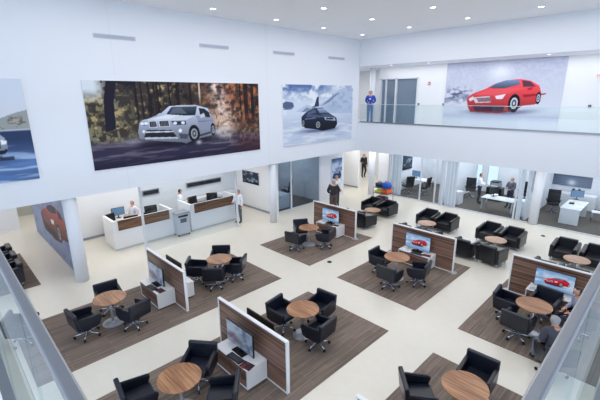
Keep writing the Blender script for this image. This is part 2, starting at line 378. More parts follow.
# upper level door with dark glass
root = bpy.data.objects.new('door_1', None); C.objects.link(root); root['kind'] = 'structure'
DK = mat('dark_door_glass', (112, 128, 146), .12, spec=.8)
MB().box(XG+.08, XG+.1, 10.55, 11.8, F2, 6.65).build('pane', DK, root); MB().box(XG+.08, XG+.1, 11.86, 12.8, F2, 6.65).build('pane', DK, root)
MB().box(XG-.03, XG+.12, 11.78, 11.88, F2, 6.68).box(XG-.03, XG+.12, 10.48, 10.56, F2, 6.68).box(XG-.03, XG+.12, 12.78, 12.86, F2, 6.68).box(XG-.03, XG+.12, 10.48, 12.86, 6.64, 6.7).box(XG-.0, XG+.11, 12.45, 12.53, F2, 6.66).build('frame', MULL, root)
MB().box(XG-.06, XG-.03, 11.92, 11.96, 5.1, 5.5).build('handle', STEEL, root)
# balcony balustrade across the hall
root = thing('glass_balustrade', 'long clear glass balustrade standing on the white balcony edge across the hall', 'railing', (XB+.10, 6, 4.372))
ys = [12.75, 11.3, 9.8, 8.3, 6.8, 5.3, 3.8, 2.3, .8, -.7, -2.2]
for a, b in zip(ys, ys[1:]):
    MB().box(-.007, .007, b+.006-6, a-.006-6, 0, .94).build('glass_panel', GL, root)
MB().box(-.014, .014, -8.2, 6.75, .938, .955).build('top_rail', MULL, root)
MB().box(-.05, .05, -8.2, 6.75, 0, .05).build('base_shoe', STEEL, root)
# near balustrades: flat brushed steel rails meeting in a corner below the camera
def near_rail(nm, lab, axis):
    root = thing(nm, lab, 'railing', (.095, .095, F2))
    def bx(mb, a0, a1, b0, b1, z0, z1, bev=0): return mb.box(b0, b1, a0, a1, z0, z1, bev) if axis == 'y' else mb.box(a0, a1, b0, b1, z0, z1, bev)
    s = 0 if axis == 'y' else .013
    bx(MB(), s-.012, 12.7, -.012, .012, 1.043, 1.07, .004).build('handrail', STEEL, root)
    a = s
    for b in (1.05, 2.5, 4.0, 5.5, 7.0, 8.5, 10.0, 11.5):
        bx(MB(), a+.004, b-.004, -.005, .005, -.3, 1.043).build('glass_panel', GLN, root); a = b
    bx(MB(), s, 12.7, -.065, -.006, -.28, -.16).build('base_shoe', STEEL, root)
near_rail('glass_balustrade', 'nearest glass balustrade with flat steel handrail, running up the left edge', 'y')
near_rail('glass_balustrade', 'nearest glass balustrade with flat steel handrail, running up the right edge', 'x')

# ================================================================== PRINTED PICTURES
def dark_wheel(c, q, hub=(150, 155, 165)):
    c.ell(q, (22, 24, 30)); c.ell(q, hub, .68); c.ell(q, (70, 74, 84), .45); c.ell(q, hub, .2)
def paint_silver():
    c = Canvas(400, 165, (58, 52, 50)); A = ART_SILVER
    n1 = c.noise(30, 18, 1, 4); n2 = c.noise(60, 16, 2, 3); n3 = c.noise(8, 3, 3, 3); n5 = c.noise(14, 8, 6, 4)
    c.mix((124, 112, 84), (n1-.47)*5*(n5 > .42)); c.mix((176, 160, 118), (n1-.60)*7*np.clip((.62-c.u)*4, 0, 1)); c.mix((32, 28, 36), (n2-.5)*5)
    left = np.clip((.30-c.u)*6, 0, 1); c.mix((150, 146, 112), left*np.clip((n2-.5)*7, 0, 1)*.8); c.mix((214, 222, 232), np.clip((.12-c.u)*14, 0, 1)*np.clip((c.v-.74)*6, 0, 1))
    rgt = np.clip((c.u-.5)*4, 0, 1)*np.clip((c.v-.28)*4, 0, 1); c.mix((156, 84, 56), rgt*np.clip((n1-.40)*4, 0, .8)); c.mix((204, 132, 84), rgt*np.clip((n2-.56)*6, 0, .7)); c.mix((48, 26, 30), rgt*np.clip((n5-.55)*6, 0, .8))
    beam = np.exp(-((c.u-.69-(1-c.v)*.10)/.06)**2); c.mix((238, 220, 212), beam*np.clip((n1-.3)*2.4, 0, 1)*np.clip((c.v-.2)*4, 0, 1))
    c.mix((226, 196, 176), np.exp(-((c.u-.72)/.10)**2-((c.v-.5)/.16)**2)*np.clip((n2-.38)*4, 0, .9))
    for x, wd in ((.235, .006), (.262, .004), (.3, .006), (.33, .004), (.345, .007), (.41, .005), (.455, .009), (.53, .006), (.9, .016), (.95, .012), (.86, .005)):
        c.mix((30, 24, 30), (abs(c.u-x-.012*(n3-.5)) < wd)*np.clip((c.v-.4)*5, 0, 1)*.85)
    c.mix((212, 200, 186), (abs(c.u-.585) < .005)*np.clip((c.v-.68)*6, 0, 1)*.9)
    road = np.clip((.36-.05*c.u-c.v)*9, 0, 1); c.mix((50, 48, 72), road)
    c.mix((118, 112, 128), road*np.clip((c.noise(9, 34, 5, 3)-.52)*6, 0, 1)*.75); c.mix((196, 172, 168), road*np.clip((c.u-.6)*4, 0, 1)*np.clip((n2-.5)*6, 0, .8)*np.clip((c.v-.12)*8, 0, 1))
    c.mix((32, 28, 54), np.clip((.14-c.v)*10, 0, 1)*.6); c.mix((70, 40, 44), road*np.clip((c.u-.75)*5, 0, .6))
    c.poly(A['trunk'], (30, 28, 46)); c.mix((30, 28, 40), (abs(c.u-.16) < .08)*(n1 > .5)*np.clip((c.v-.72)*4, 0, 1))
    c.mix((222, 216, 222), np.exp(-((c.u-.73)/.06)**2-((c.v-.3)/.08)**2)*(n1+.1)); c.mix((178, 178, 194), np.exp(-((c.u-.2)/.06)**2-((c.v-.28)/.06)**2)*.6)
    c.mix((26, 24, 42), np.exp(-((c.u-.42)/.24)**4-((c.v-.235+(c.u-.4)*-.05)/.055)**2)*.95)
    c.poly(A['body'], (152, 160, 180), 1, .34)
    c.poly([(.552, .57), (.66, .55), (.668, .40), (.64, .37), (.575, .38)], (138, 146, 168), .8)
    c.poly(A['hood'], (204, 210, 224)); c.poly([(.30, .555), (.376, .594), (.46, .585), (.40, .545)], (226, 230, 240), .8)
    c.poly(A['glass'], (50, 60, 74), 1, .35); c.poly(A['side'], (36, 42, 54)); c.poly([(.40, .61), (.425, .675), (.47, .68), (.5, .6)], (120, 132, 146), .55)
    c.poly([(.412, .69), (.565, .694), (.6, .672), (.63, .664), (.554, .71), (.44, .71)], (190, 198, 214))
    for k in ('grille1', 'grille2'):
        c.poly(A[k], (206, 210, 220)); p = A[k]; cx = sum(q[0] for q in p)/4; cy = sum(q[1] for q in p)/4
        c.poly([(cx+(x-cx)*.84, cy+(y-cy)*.8) for x, y in p], (40, 44, 56))
        for t_ in np.linspace(-.7, .7, 5): c.poly([(cx+t_*.022-.001, cy-.03), (cx+t_*.022+.001, cy-.03), (cx+t_*.022+.001, cy+.03), (cx+t_*.022-.001, cy+.03)], (150, 156, 168), .7)
    for k in ('lamp1', 'lamp2'):
        c.poly(A[k], (44, 50, 64)); p = A[k]; cx = sum(q[0] for q in p)/4; cy = sum(q[1] for q in p)/4
        for o in (-.3, .25): c.ell([(cx+o*(p[1][0]-p[0][0]), cy), (cx+o*(p[1][0]-p[0][0])+.011, cy), (cx, cy-.018)], (226, 232, 244))
    c.poly(A['intake'], (34, 36, 50)); c.poly([(.262, .405), (.41, .388), (.415, .372), (.264, .39)], (206, 212, 224)); c.poly([(.25, .335), (.43, .305), (.436, .285), (.26, .31)], (190, 196, 210))
    c.ell([(.452, .385), (.462, .385), (.452, .36)], (230, 236, 246)); c.ell([(.253, .405), (.26, .405), (.253, .385)], (220, 226, 238)); c.poly([(.44, .35), (.5, .33), (.49, .27), (.45, .28)], (60, 64, 82), .8)
    c.poly([(.565, .50), (.66, .50), (.66, .49), (.565, .485)], (104, 112, 132)); c.poly([(.578, .575), (.604, .60), (.612, .55), (.582, .535)], (196, 202, 216)); c.poly([(.327, .6), (.35, .625), (.355, .6)], (180, 186, 202))
    c.poly([(.565, .31), (.64, .345), (.64, .32), (.565, .285)], (52, 56, 72))
    for k in ('w', 'w2'): c.ell(A[k], (26, 28, 38), 1.15); dark_wheel(c, A[k])
    c.mix((226, 228, 236), np.exp(-((c.u-.56)/.018)**2-((c.v-.21)/.03)**2)*.75); c.mix((206, 206, 218), np.exp(-((c.u-.69)/.03)**2-((c.v-.33)/.04)**2)*.8)
    return c
def paint_blue():
    c = Canvas(300, 160, (206, 216, 234)); A = ART_BLUE; n1 = c.noise(6, 5, 11, 4); n2 = c.noise(20, 12, 12, 3)
    c.mix((70, 104, 164), np.clip((c.v-.72)*5, 0, 1)*np.clip((.75-c.u)*3, 0, 1)*np.clip((n1-.36)*5, 0, 1)); c.mix((62, 92, 150), np.clip((c.v-.88)*12, 0, 1)*np.clip((.7-c.u)*4, 0, 1)*.8)
    c.mix((226, 233, 243), np.clip((n1-.5)*6, 0, 1)*np.clip((c.v-.4)*4, 0, 1))
    c.poly(A['mount'], (176, 192, 218), .85); c.mix((128, 148, 184), np.clip((n2-.52)*6, 0, 1)*np.clip((c.u-.45)*4, 0, 1)*np.clip((c.v-.5)*5, 0, 1)*.6)
    c.poly([(.5, .64), (.62, .7), (.78, .87), (.72, .85), (.58, .72)], (100, 118, 156), .7)
    c.poly(A['rock'], (66, 84, 124), .9); c.poly([(.0, .6), (.05, .66), (.14, .64), (.1, .6)], (80, 100, 140), .8)
    c.poly([(.23, .55), (.3, .63), (.36, .6), (.4, .66), (.43, .6), (.36, .56)], (92, 104, 134), .6)
    c.poly(A['peak'], (44, 56, 88)); c.mix((186, 198, 222), np.clip((.52-c.v)*8, 0, 1)*.8); c.mix((214, 222, 236), np.clip((.5-c.v)*8, 0, 1)*np.clip((c.noise(5, 22, 14, 3)-.45)*5, 0, 1))
    c.mix((160, 176, 206), np.clip((.42-c.v)*6, 0, 1)*np.clip((c.noise(4, 30, 15, 2)-.6)*8, 0, 1)*.5)
    c.mix((84, 98, 138), np.exp(-((c.u-.5)/.27)**4-((c.v-.215)/.035)**2)*.9)
    c.poly(A['body'], (34, 40, 62), 1, .5); c.poly([(.29, .5), (.42, .5), (.55, .46), (.54, .44), (.3, .46)], (88, 98, 126), .8); c.poly([(.45, .6), (.56, .605), (.53, .615), (.43, .613)], (120, 132, 160)); c.poly(A['glass'], (128, 146, 176), 1, .25); c.poly(A['side'], (84, 98, 128)); c.poly([(.5, .5), (.6, .5), (.72, .44), (.55, .43)], (74, 88, 122))
    c.poly(A['grille'], (170, 180, 200)); c.poly([(.58, .43), (.69, .42), (.7, .39), (.58, .4)], (40, 46, 64)); c.poly([(.55, .33), (.73, .32), (.72, .28), (.55, .27)], (24, 28, 44))
    c.poly([(.28, .44), (.43, .45), (.43, .43), (.28, .42)], (96, 110, 146))
    for k in ('w', 'w2'): dark_wheel(c, A[k])
    return c
def paint_red(nx=300, ny=190, vivid=False):
    A = ART_RED if vivid else {k: [(p[0]*.95, p[1]) for p in q] for k, q in ART_RED.items()}; c = Canvas(nx, ny, (206, 210, 226)); n1 = c.noise(10, 8, 21, 4); n2 = c.noise(50, 34, 22, 2)
    if vivid:
        c = Canvas(nx, ny, (150, 186, 228)); n1 = c.noise(6, 5, 21, 4); n2 = c.noise(20, 14, 22, 2)
        c.mix((205, 222, 244), np.clip((n1-.4)*4, 0, 1)); c.mix((96, 140, 200), np.clip((c.v-.7)*3, 0, 1)*.8); c.mix((120, 168, 220), np.clip((.3-c.v)*4, 0, 1)*.9)
    else:
        c.mix((178, 184, 206), np.clip((c.v-.45)*2.2, 0, 1)*(.35+.9*n2)); c.mix((232, 235, 244), np.exp(-((c.u-.5)/.1)**2-((c.v-.83)/.12)**2)*.8)
        c.mix((226, 230, 240), np.clip((.4-c.v)*4, 0, 1)*.7)
        c.mix((84, 92, 128), np.exp(-((c.u-.13)/.14)**2-((c.v-.5)/.1)**2)*np.clip((c.noise(30, 26, 23, 2)-.45)*7, 0, 1))
        c.mix((180, 188, 214), np.exp(-((c.v-.17)/.05)**2)*.6)
    c.poly([(-.02, .36), (.2, .45), (.26, .5), (.2, .53), (0, .45)], (110, 118, 146), .45)
    c.mix((110, 108, 140), np.exp(-((c.u-.52)/.30)**4-((c.v-.235-.17*np.clip(c.u-.62, 0, 1))/.035)**2)*.85); red = (196, 30, 44) if vivid else (206, 66, 74)
    c.poly(A['body'], red, 1, .3); c.poly([(.29, .5), (.43, .59), (.58, .595), (.72, .6), (.6, .52), (.46, .49)], tuple(min(255, x+26) for x in red), .8)
    c.poly([(.7, .5), (.88, .52), (.88, .5), (.72, .46)], (150, 26, 40), .8)
    c.poly(A['glass'], (96, 112, 142), 1, .3); c.poly(A['side'], (86, 60, 78)); c.poly(A['grille'], (206, 198, 208)); c.poly([(.31, .45), (.44, .465), (.45, .4), (.335, .39)], (130, 110, 122))
    c.poly(A['intake'], (70, 44, 62)); c.poly(A['lamp'], (226, 226, 236)); c.poly([(.24, .44), (.28, .48), (.29, .43), (.255, .4)], (220, 214, 224)); c.poly([(.6, .34), (.64, .35), (.64, .28), (.6, .27)], (60, 36, 52))
    c.poly([(.735, .59), (.775, .61), (.775, .57), (.74, .56)], (190, 40, 52))
    for k in ('w', 'w2'): c.ell(A[k], (50, 30, 44), 1.1); dark_wheel(c, A[k], (196, 200, 214))
    return c
def paint_road():
    c = Canvas(200, 108, (206, 216, 232)); A = ART_ROAD; n1 = c.noise(16, 14, 31, 4)
    c.mix((222, 212, 214), np.clip((c.v-.6)*3, 0, 1)*np.clip((.85-c.v)*6, 0, 1)*.7)
    c.poly([(-.01, .52), (-.01, .6), (.4, .66), (.7, .60), (.86, .62), (.93, .67), (1.01, .71), (1.01, .51)], (138, 140, 136), .75); c.mix((82, 88, 82), (n1 > .5)*np.clip((c.v-.51)*30, 0, 1)*np.clip((.74-c.v)*20, 0, 1)*np.clip((c.v*0+1), 0, 1)*(c.v < .58+.10*np.clip((c.u-.8)*5, 0, 1))*.7)
    c.mix((214, 196, 182), (n1 > .56)*(c.v > .53)*(c.v < .62)*.6)
    c.mix((46, 62, 98), np.clip((.515-c.v)*60, 0, 1)); c.mix((196, 206, 222), np.clip(1-abs(c.v-.515)*120, 0, 1))
    c.mix((92, 124, 178), np.clip((.42-c.v)*4, 0, 1)*(.4+.9*c.noise(4, 16, 33, 3))); c.mix((176, 200, 232), np.clip((c.noise(5, 30, 34, 2)-.6)*7, 0, 1)*np.clip((.4-c.v)*6, 0, 1)*.8)
    c.poly([(-.2, .3), (.9, .26), (.9, .22), (.0, .2)], (26, 34, 58), .7); c.poly([(-.01, .5), (.78, .49), (.778, .28), (-.01, .28)], (46, 62, 98), 0)
    c.poly([(.36, .47), (.5, .49), (.6, .56), (.72, .56), (.8, .485), (.856, .482), (.872, .452), (.884, .393), (.88, .338), (.862, .283), (.818, .262), (.4, .26)], (150, 160, 180), 1, .3)
    c.poly([(.56, .49), (.62, .55), (.71, .55), (.77, .48)], (40, 50, 70)); c.poly(A['lamp'], (236, 240, 248)); c.poly([(.8, .40), (.85, .4), (.85, .34), (.8, .33)], (40, 46, 62)); c.poly([(.79, .31), (.88, .33), (.87, .29), (.8, .275)], (34, 38, 56))
    c.ell([(.72, .33), (.76, .33), (.72, .25)], (24, 28, 40)); c.ell([(.72, .33), (.745, .33), (.72, .285)], (130, 138, 156)); c.ell([(.46, .33), (.5, .33), (.46, .25)], (24, 28, 40))
    return c
def poster(cv, name, label, x0, x1, z0, z1, y, dep=.04, cat='poster'):
    root = thing(name, label, cat, ((x0+x1)/2, y, z0)); hw = (x1-x0)/2
    MB().box(-hw, hw, 0, dep-.002, 0, z1-z0).build('panel', WHITE, root)
    cv.build('print', (-hw, -.004, 0), (x1-x0, 0, 0), (0, 0, z1-z0), root)
def poster_x(cv, name, label, x, y_left, y_right, z0, z1, sgn=-1, cat='poster'):
    """picture on a wall x = const seen from -x; its left edge is at the larger y"""
    root = thing(name, label, cat, (x, (y_left+y_right)/2, z0)); hw = (y_left-y_right)/2
    MB().box(-.002*0+0, .04, -hw, hw, 0, z1-z0).build('panel', WHITE, root)
    cv.build('print', (-.004, hw, 0), (0, -2*hw, 0), (0, 0, z1-z0), root)
poster(paint_silver(), 'car_poster', 'wide wall poster of a silver car driving through an autumn forest', 3.6, 10.22, 3.57, 6.28, YL-.042)
poster(paint_blue(), 'car_poster', 'wall poster of a dark blue car in snow below blue sky and mountains', 11.58, 16.58, 3.54, 6.28, YL-.042)
poster(paint_road(), 'car_poster', 'cropped wall poster of a silver car on a blue road, at the left edge', -2.8, 2.14, 3.56, 6.28, YL-.042)
poster_x(paint_red(), 'car_poster', 'large wall poster of a red coupe in snow on the upper level', XG-.042, 8.95, 3.9, F2+.01, 7.27)
def paint_portrait():
    c = Canvas(50, 80, (186, 202, 226)); n = c.noise(6, 9, 41, 3); c.mix((96, 120, 168), np.clip((n-.45)*4, 0, 1)*(c.v > .5)); c.mix((70, 96, 150), np.clip((c.v-.8)*6, 0, 1))
    c.poly([(.1, .32), (.2, .45), (.5, .55), (.85, .5), (.95, .35), (.85, .24), (.2, .24)], (40, 60, 110)); c.poly([(.3, .45), (.5, .53), (.75, .5), (.7, .44)], (140, 160, 190)); c.mix((196, 120, 90), np.exp(-((c.u-.3)/.2)**2-((c.v-.18)/.06)**2)*.7); return c
poster(paint_portrait(), 'car_poster', 'narrow portrait poster of a blue car on the white wall behind two standing people', 16.2, 17.15, .72, 2.3, 13.856)
def paint_copper():
    c = Canvas(150, 80, (136, 148, 180)); n = c.noise(20, 12, 51, 3); c.mix((112, 120, 148), np.clip((n-.5)*5, 0, 1)*.7); c.mix((210, 216, 228), np.clip((c.v-.75)*4, 0, 1)*.7)
    A = ART_RED; T = lambda pts: [(.05+p[0]*1.0, p[1]*1.05-.02) for p in pts]
    c.poly(T(A['body']), (132, 72, 66), 1, .5); c.poly(T(A['glass']), (60, 60, 76)); c.poly(T(A['side']), (56, 50, 64)); c.poly(T(A['grille']), (120, 84, 84)); c.poly(T(A['intake']), (50, 40, 50)); c.poly(T(A['lamp']), (226, 220, 220))
    for k in ('w', 'w2'): dark_wheel(c, T(A[k]), (160, 160, 170))
    return c
poster_x(paint_copper(), 'car_poster', 'floor to ceiling poster of a copper coloured car behind the left round column', 2.80, 19.6, 13.55, .02, 2.8)
def paint_streak():
    c = Canvas(110, 40, (96, 108, 128)); a = np.arctan2(c.v-.3, (c.u-.5)*2.2); r = np.hypot(c.v-.3, (c.u-.5)*2.2); c.mix((176, 186, 200), (.5+.5*np.sin(a*26))*np.clip(1.1-r, 0, 1)*.7)
    c.mix((222, 226, 234), np.exp(-(r/.22)**2)); c.mix((52, 60, 80), np.clip((c.v-.72)*5, 0, 1)*.7); return c
poster_x(paint_streak(), 'wall_picture', 'wide grey picture of light streaks on the back wall of the right hand office', XO-.045, 4.62, 2.9, 1.05, 1.72, cat='picture')
def paint_dark(seed):
    c = Canvas(60, 50, (44, 52, 68)); n = c.noise(6, 5, seed, 3); c.mix((150, 164, 184), np.clip((n-.55)*6, 0, 1)); c.mix((20, 24, 34), (c.v < .15)*1.0); return c
poster(paint_dark(61), 'wall_picture', 'dark square picture on the side wall of the office behind the cart of bags', 20.7, 21.9, 1.25, 2.2, 11.955, cat='picture')
poster_x(paint_dark(62), 'wall_picture', 'dark framed picture on the white side wall right of the reception', 11.75, 16.3, 14.9, 1.35, 2.0, cat='picture')
cv = paint_dark(63); poster(cv, 'wall_picture', 'dark picture on the office divider just left of the right round column', 19.9, 21.6, 1.35, 2.35, 4.57, cat='picture')
cv = paint_dark(64); poster(cv, 'wall_picture', 'dark picture on the back wall of the grey glass office on the left', 12.3, 13.25, 1.2, 2.2, 17.55, cat='picture')
# wide black screens high on the reception wall
for x0, x1, lab in ((8.75, 10.75, 'long dark slot panel high on the wall behind the right reception counter'), (6.55, 7.35, 'long dark slot panel on the wall behind the middle of the reception')):
    t = thing('wall_panel', lab, 'panel', ((x0+x1)/2, 16.86, 1.42)); h = (x1-x0)/2
    MB().box(-h, h, -.03, .03, 0, .26, .01).build('frame', GREY, t); MB().box(-h+.04, h-.04, -.034, -.02, .04, .22).build('screen', BLACK, t)

# ================================================================== CEILING AND WALL FITTINGS
t = thing('downlight', '', 'light'); MB().lathe([(.085, 0), (.12, 0), (.12, -.016), (.09, -.016), (.085, 0)], 28).build('trim_ring', WHITE, t)
MB().cyl((0, 0, -.004), (0, 0, -.012), .085, n=24).build('lamp_lens', mat('lamp_glow', (255, 252, 245), .5, emit=6), t)
for x, y, lab in ((7.58, 11.7, 'round ceiling downlight nearest the left edge of the picture'), (10.34, 11.7, 'round ceiling downlight above the space between the two wide wall posters'), (13.0, 11.68, 'round ceiling downlight third along the row beside the left wall'),
                  (15.78, 11.69, 'round ceiling downlight closest to the corner where the two hall walls meet'), (10.2, 9.17, 'round ceiling downlight at the top edge, left of centre'), (12.95, 9.17, 'round ceiling downlight in the middle of the ceiling row second from the left wall'),
                  (15.6, 9.12, 'round ceiling downlight at the far end of the row second from the left wall'), (12.75, 6.62, 'round ceiling downlight at the top edge, right of centre'), (15.47, 6.6, 'round ceiling downlight above the left part of the red car poster'), (15.32, 4.13, 'round ceiling downlight nearest the right edge of the picture')):
    place(t, (x, y, ZC), 0, lab, 'round downlights in the high ceiling')
for y, lab in ((11.35, 'small soffit downlight above the dark upper glass door'), (9.3, 'small soffit downlight at the left top corner of the red car poster'), (4.3, 'small soffit downlight at the right top corner of the red car poster')):
    o = place(t, (XB+.75, y, 7.28), 0, lab, 'small downlights under the balcony bulkhead'); o.scale = (.8, .8, .8)
t = thing('air_vent', '', 'vent'); MB().box(-.62, .62, -.015, .02, 0, .125).build('frame', mat('vent_white', (214, 218, 228), .5), t)
v = MB(); v.box(-.6, .6, -.02, -.014, .015, .11); v.build('backing', mat('vent_grey', (182, 188, 208), .7), t)
for k in range(6): MB().box(-.6, .6, -.03, -.016, .02+.016*k, .026+.016*k).build('slat', mat('vent_slat', (204, 209, 224), .6), t)
for x, lab in ((4.74, 'slim wall vent highest at the left, above the forest poster'), (8.26, 'slim wall vent above the right end of the forest poster'), (11.73, 'slim wall vent above the left end of the snow poster'), (15.23, 'slim wall vent nearest the far corner of the hall')):
    place(t, (x, YL-.021, 7.5), 0, lab, 'slim air vents high on the left wall')
def alarm(y, z, lab, m):
    t = thing('fire_alarm', lab, 'alarm', (XG-.03, y, z)); MB().box(-.02, .03, -.06, .06, -.08, .08, .012).build('housing', m, t); MB().box(-.035, -.018, -.03, .03, -.03, .03, .008).build('strobe', WHITE, t)
alarm(9.86, 6.36, 'small red alarm high on the upper wall right of the dark door', mat('alarm_red', (186, 100, 104), .4))
for y, lab in ((10.39, 'small dark switch plate beside the upper dark glass door'), (8.75+.25, 'small dark switch plate at the left edge of the red car poster'), (2.91, 'small dark switch plate on the upper wall near the right edge')):
    t = thing('switch_plate', lab, 'switch', (XG-.012, y, 5.3)); MB().box(-.012, .01, -.05, .05, -.06, .06, .004).build('plate', BLACK, t); MB().box(-.02, -.01, -.02, .02, -.03, .03).build('rocker', GREY, t)
t = thing('exit_sign', 'small red and white exit sign at the right edge of the upper wall', 'sign', (XG-.25, 2.7, 6.38)); MB().box(-.02, .02, -.16, .16, 0, .16, .005).build('housing', WHITE, t); MB().cyl((0, 0, .16), (0, 0, .9), .01).build('stem', WHITE, t)
SIG = mat('sign_red', (206, 40, 40), .5, emit=.8); e = MB()
def stroke(mb, y0, z0, y1, z1): mb.cyl((-.024, y0, z0), (-.024, y1, z1), .006, n=6)
yy = .115
for ch in 'EXIT':
    a, b = yy, yy-.045
    if ch == 'E':
        stroke(e, a, .03, a, .13)
        for z in (.03, .08, .13): stroke(e, a, z, b, z)
    if ch == 'X': stroke(e, a, .03, b, .13); stroke(e, a, .13, b, .03)
    if ch == 'I': stroke(e, (a+b)/2, .03, (a+b)/2, .13)
    if ch == 'T': stroke(e, (a+b)/2, .03, (a+b)/2, .13); stroke(e, a, .13, b, .13)
    yy -= .062
e.build('lettering', SIG, t)
for x, y, lab in ((9.54, 8.18, 'small black floor outlet on the cream floor in front of the middle rug'), (17.82, 3.44, 'small black floor outlet by the far armchairs at the right')):
    t = thing('floor_outlet', lab, 'outlet', (x, y, 0)); MB().lathe([(.085, 0), (.085, .012), (.07, .02)], 24).build('ring', BLACK, t); MB().cyl((0, 0, .018), (0, 0, .026), .05).build('cap', RUBBER, t)

# ================================================================== RUGS
def rug(x0, x1, y0, y1, lab):
    o = MB().box(x0-(x0+x1)/2, x1-(x0+x1)/2, y0-(y0+y1)/2, y1-(y0+y1)/2, 0, .012, .003).build('rug', RUG); o.location = ((x0+x1)/2, (y0+y1)/2, .0005)
    tag(o, lab, 'rug', 'brown plank patterned rugs')
rug(.68, 7.47, 8.47, 11.3, 'long brown plank patterned rug under the two left hand tables, before the reception')
rug(.35, 7.47, 4.39, 7.25, 'long brown plank patterned rug under the centre foreground table and its divider')
rug(1.4, 7.47, .33, 3.19, 'brown plank patterned rug at the bottom edge under the right foreground table')
rug(8.8, 12.61, 8.47, 11.25, 'brown plank patterned rug in the middle distance nearest the grey glass office')
rug(8.8, 12.61, 4.39, 7.22, 'brown plank patterned rug at right of centre under the divider with armchairs behind')
rug(8.8, 12.61, .33, 3.19, 'brown plank patterned rug at right beneath the two seated people')
rug(-3, 1.77, 13.66, 17.2, 'brown plank patterned rug at the far left under the row of armchairs')

# ================================================================== SWIVEL CHAIRS AND TABLES
def make_swivel():
    t = thing('swivel_chair', '', 'chair')
    MB().box(-.24, .27, -.255, .255, .37, .485, .035, 3).build('seat', LEATHER, t)
    rot = Matrix.Rotation(R(-7), 4, 'Y')
    MB().box(-.32, -.225, -.325, .325, .36, .82, .03, 3, rot, (-.27, 0, .4)).build('backrest', LEATHER, t)
    for s in (-1, 1):
        MB().prism([(-.25, .36), (-.31, .69), (.26, .63), (.29, .59), (.22, .38), (.12, .33), (-.15, .33)], s*.258, s*.33, 'Y', .018).build('armrest', LEATHER, t)
    MB().prism([(-.22, .33), (.2, .33), (.24, .385), (-.26, .385)], -.25, .25, 'Y', .01).build('under_shell', BLACK, t)
    b = MB().cyl((0, 0, .1), (0, 0, .34), .028).cyl((0, 0, .07), (0, 0, .13), .045)
    for k in range(5):
        a = 2*PI*k/5+.3; b.cyl((0, 0, .115), (.30*math.cos(a), .30*math.sin(a), .075), .024, .015, 10)
    b = b.build('star_base', CHROME, t)
    cast = None
    for k in range(5):
        a = 2*PI*k/5+.3; p = Vector((.305*math.cos(a), .305*math.sin(a), .034)); q = Vector((-math.sin(a), math.cos(a), 0))
        if cast is None:
            m = MB().cyl(p-q*.022, p+q*.022, .032, n=14).build('caster', RUBBER, b)
        else: MB().cyl(p-q*.022, p+q*.022, .032, n=14).build('caster', RUBBER, b)
    return t
SW = make_swivel(); SW.scale = (.97, .97, .97)
def make_table():
    t = thing('round_table', '', 'table')
    MB().lathe([(.35, .705), (.397, .715), (.402, .73), (.398, .74), (.3, .7405), (.0001, .7405)], 48).build('table_top', TABLEW, t)
    MB().cyl((0, 0, .03), (0, 0, .70), .038).build('pedestal', SILVER, t)
    MB().lathe([(.26, 0), (.26, .012), (.24, .02), (.06, .045), (.045, .06)], 40).build('base_disc', SILVER, t)
    return t
TB = make_table(); RZ = .0135
SETS = [  # table x, y, label, chairs: x, y, heading, label end
 (2.64, 9.78, 'round walnut table on the left rug, nearest the left round column', [(1.99, 9.64, 6, 'left of the left rug table'), (2.98, 9.2, 106, 'before the white desk at the left rug table'), (2.80, 10.38, -95, 'behind the left rug table')]),
 (6.01, 9.83, 'round walnut table on the long left rug, right of the divider', [(5.61, 9.50, 48, 'nearest at the table right of the left divider'), (6.39, 9.53, 128, 'right of the table beyond the left divider'), (5.45, 10.2, -40, 'close behind the left divider'), (6.42, 10.42, -132, 'far side of the table beyond the left divider')]),
 (10.2, 9.85, 'round walnut table furthest back, facing the screen near two standing people', [(9.50, 9.86, 12, 'left of the furthest table'), (10.44, 9.22, 108, 'right front of the furthest table'), (10.42, 10.46, -122, 'behind the furthest table')]),
 (2.53, 5.80, 'round walnut table at the bottom edge, left of the centre media desk', [(3.12, 6.18, -142, 'behind the bottom left table, by the media desk'), (1.92, 6.22, -8, 'left of the bottom left table'), (2.98, 5.14, 138, 'cut by the bottom edge, right of the bottom left table')]),
 (5.81, 5.82, 'round walnut table in the centre foreground, right of the divider', [(5.76, 5.28, 95, 'nearest at the centre foreground table'), (5.64, 6.34, -82, 'left of the centre foreground table'), (6.48, 5.88, 184, 'right of the centre foreground table')]),
 (10.14, 5.83, 'round walnut table at right of centre before the screen with a red car', [(9.44, 5.62, 4, 'nearest left at the table right of centre'), (10.22, 5.12, 102, 'nearest right at the table right of centre'), (10.14, 6.40, -88, 'far left at the table right of centre')]),
 (9.98, 1.86, 'round walnut table at the right where two people sit', [(9.44, 2.02, -3, 'nearest, back turned, at the table with seated people'), (10.16, 2.46, -86, 'upper left of the table with seated people')]),
 (6.06, 1.95, 'round walnut table at the bottom edge, right of centre', [(5.62, 2.58, -48, 'left of the bottom right table'), (6.78, 2.0, 182, 'upper right of the bottom right table')])]
for tx, ty, lab, chairs in SETS:
    place(TB, (tx, ty, RZ), 0, lab, 'round walnut pedestal tables')
    for x, y, a, lb in chairs:
        place(SW, (x, y, RZ), R(a), 'black leather swivel chair, %s' % lb, 'black swivel chairs round the tables')
place(SW, (.84, 10.42, RZ), R(-25), 'black swivel chair seen through the left glass balustrade', 'black swivel chairs round the tables')
place(SW, (10.80, 1.80, RZ), R(174), 'black swivel chair between the right hand table and its media desk', 'black swivel chairs round the tables')
place(SW, (8.66, 1.10, RZ), R(35), 'black swivel chair under the grey haired seated person', 'black swivel chairs round the tables')
place(SW, (10.52, 1.04, RZ), R(125), 'black swivel chair under the seated person by the right handrail', 'black swivel chairs round the tables')

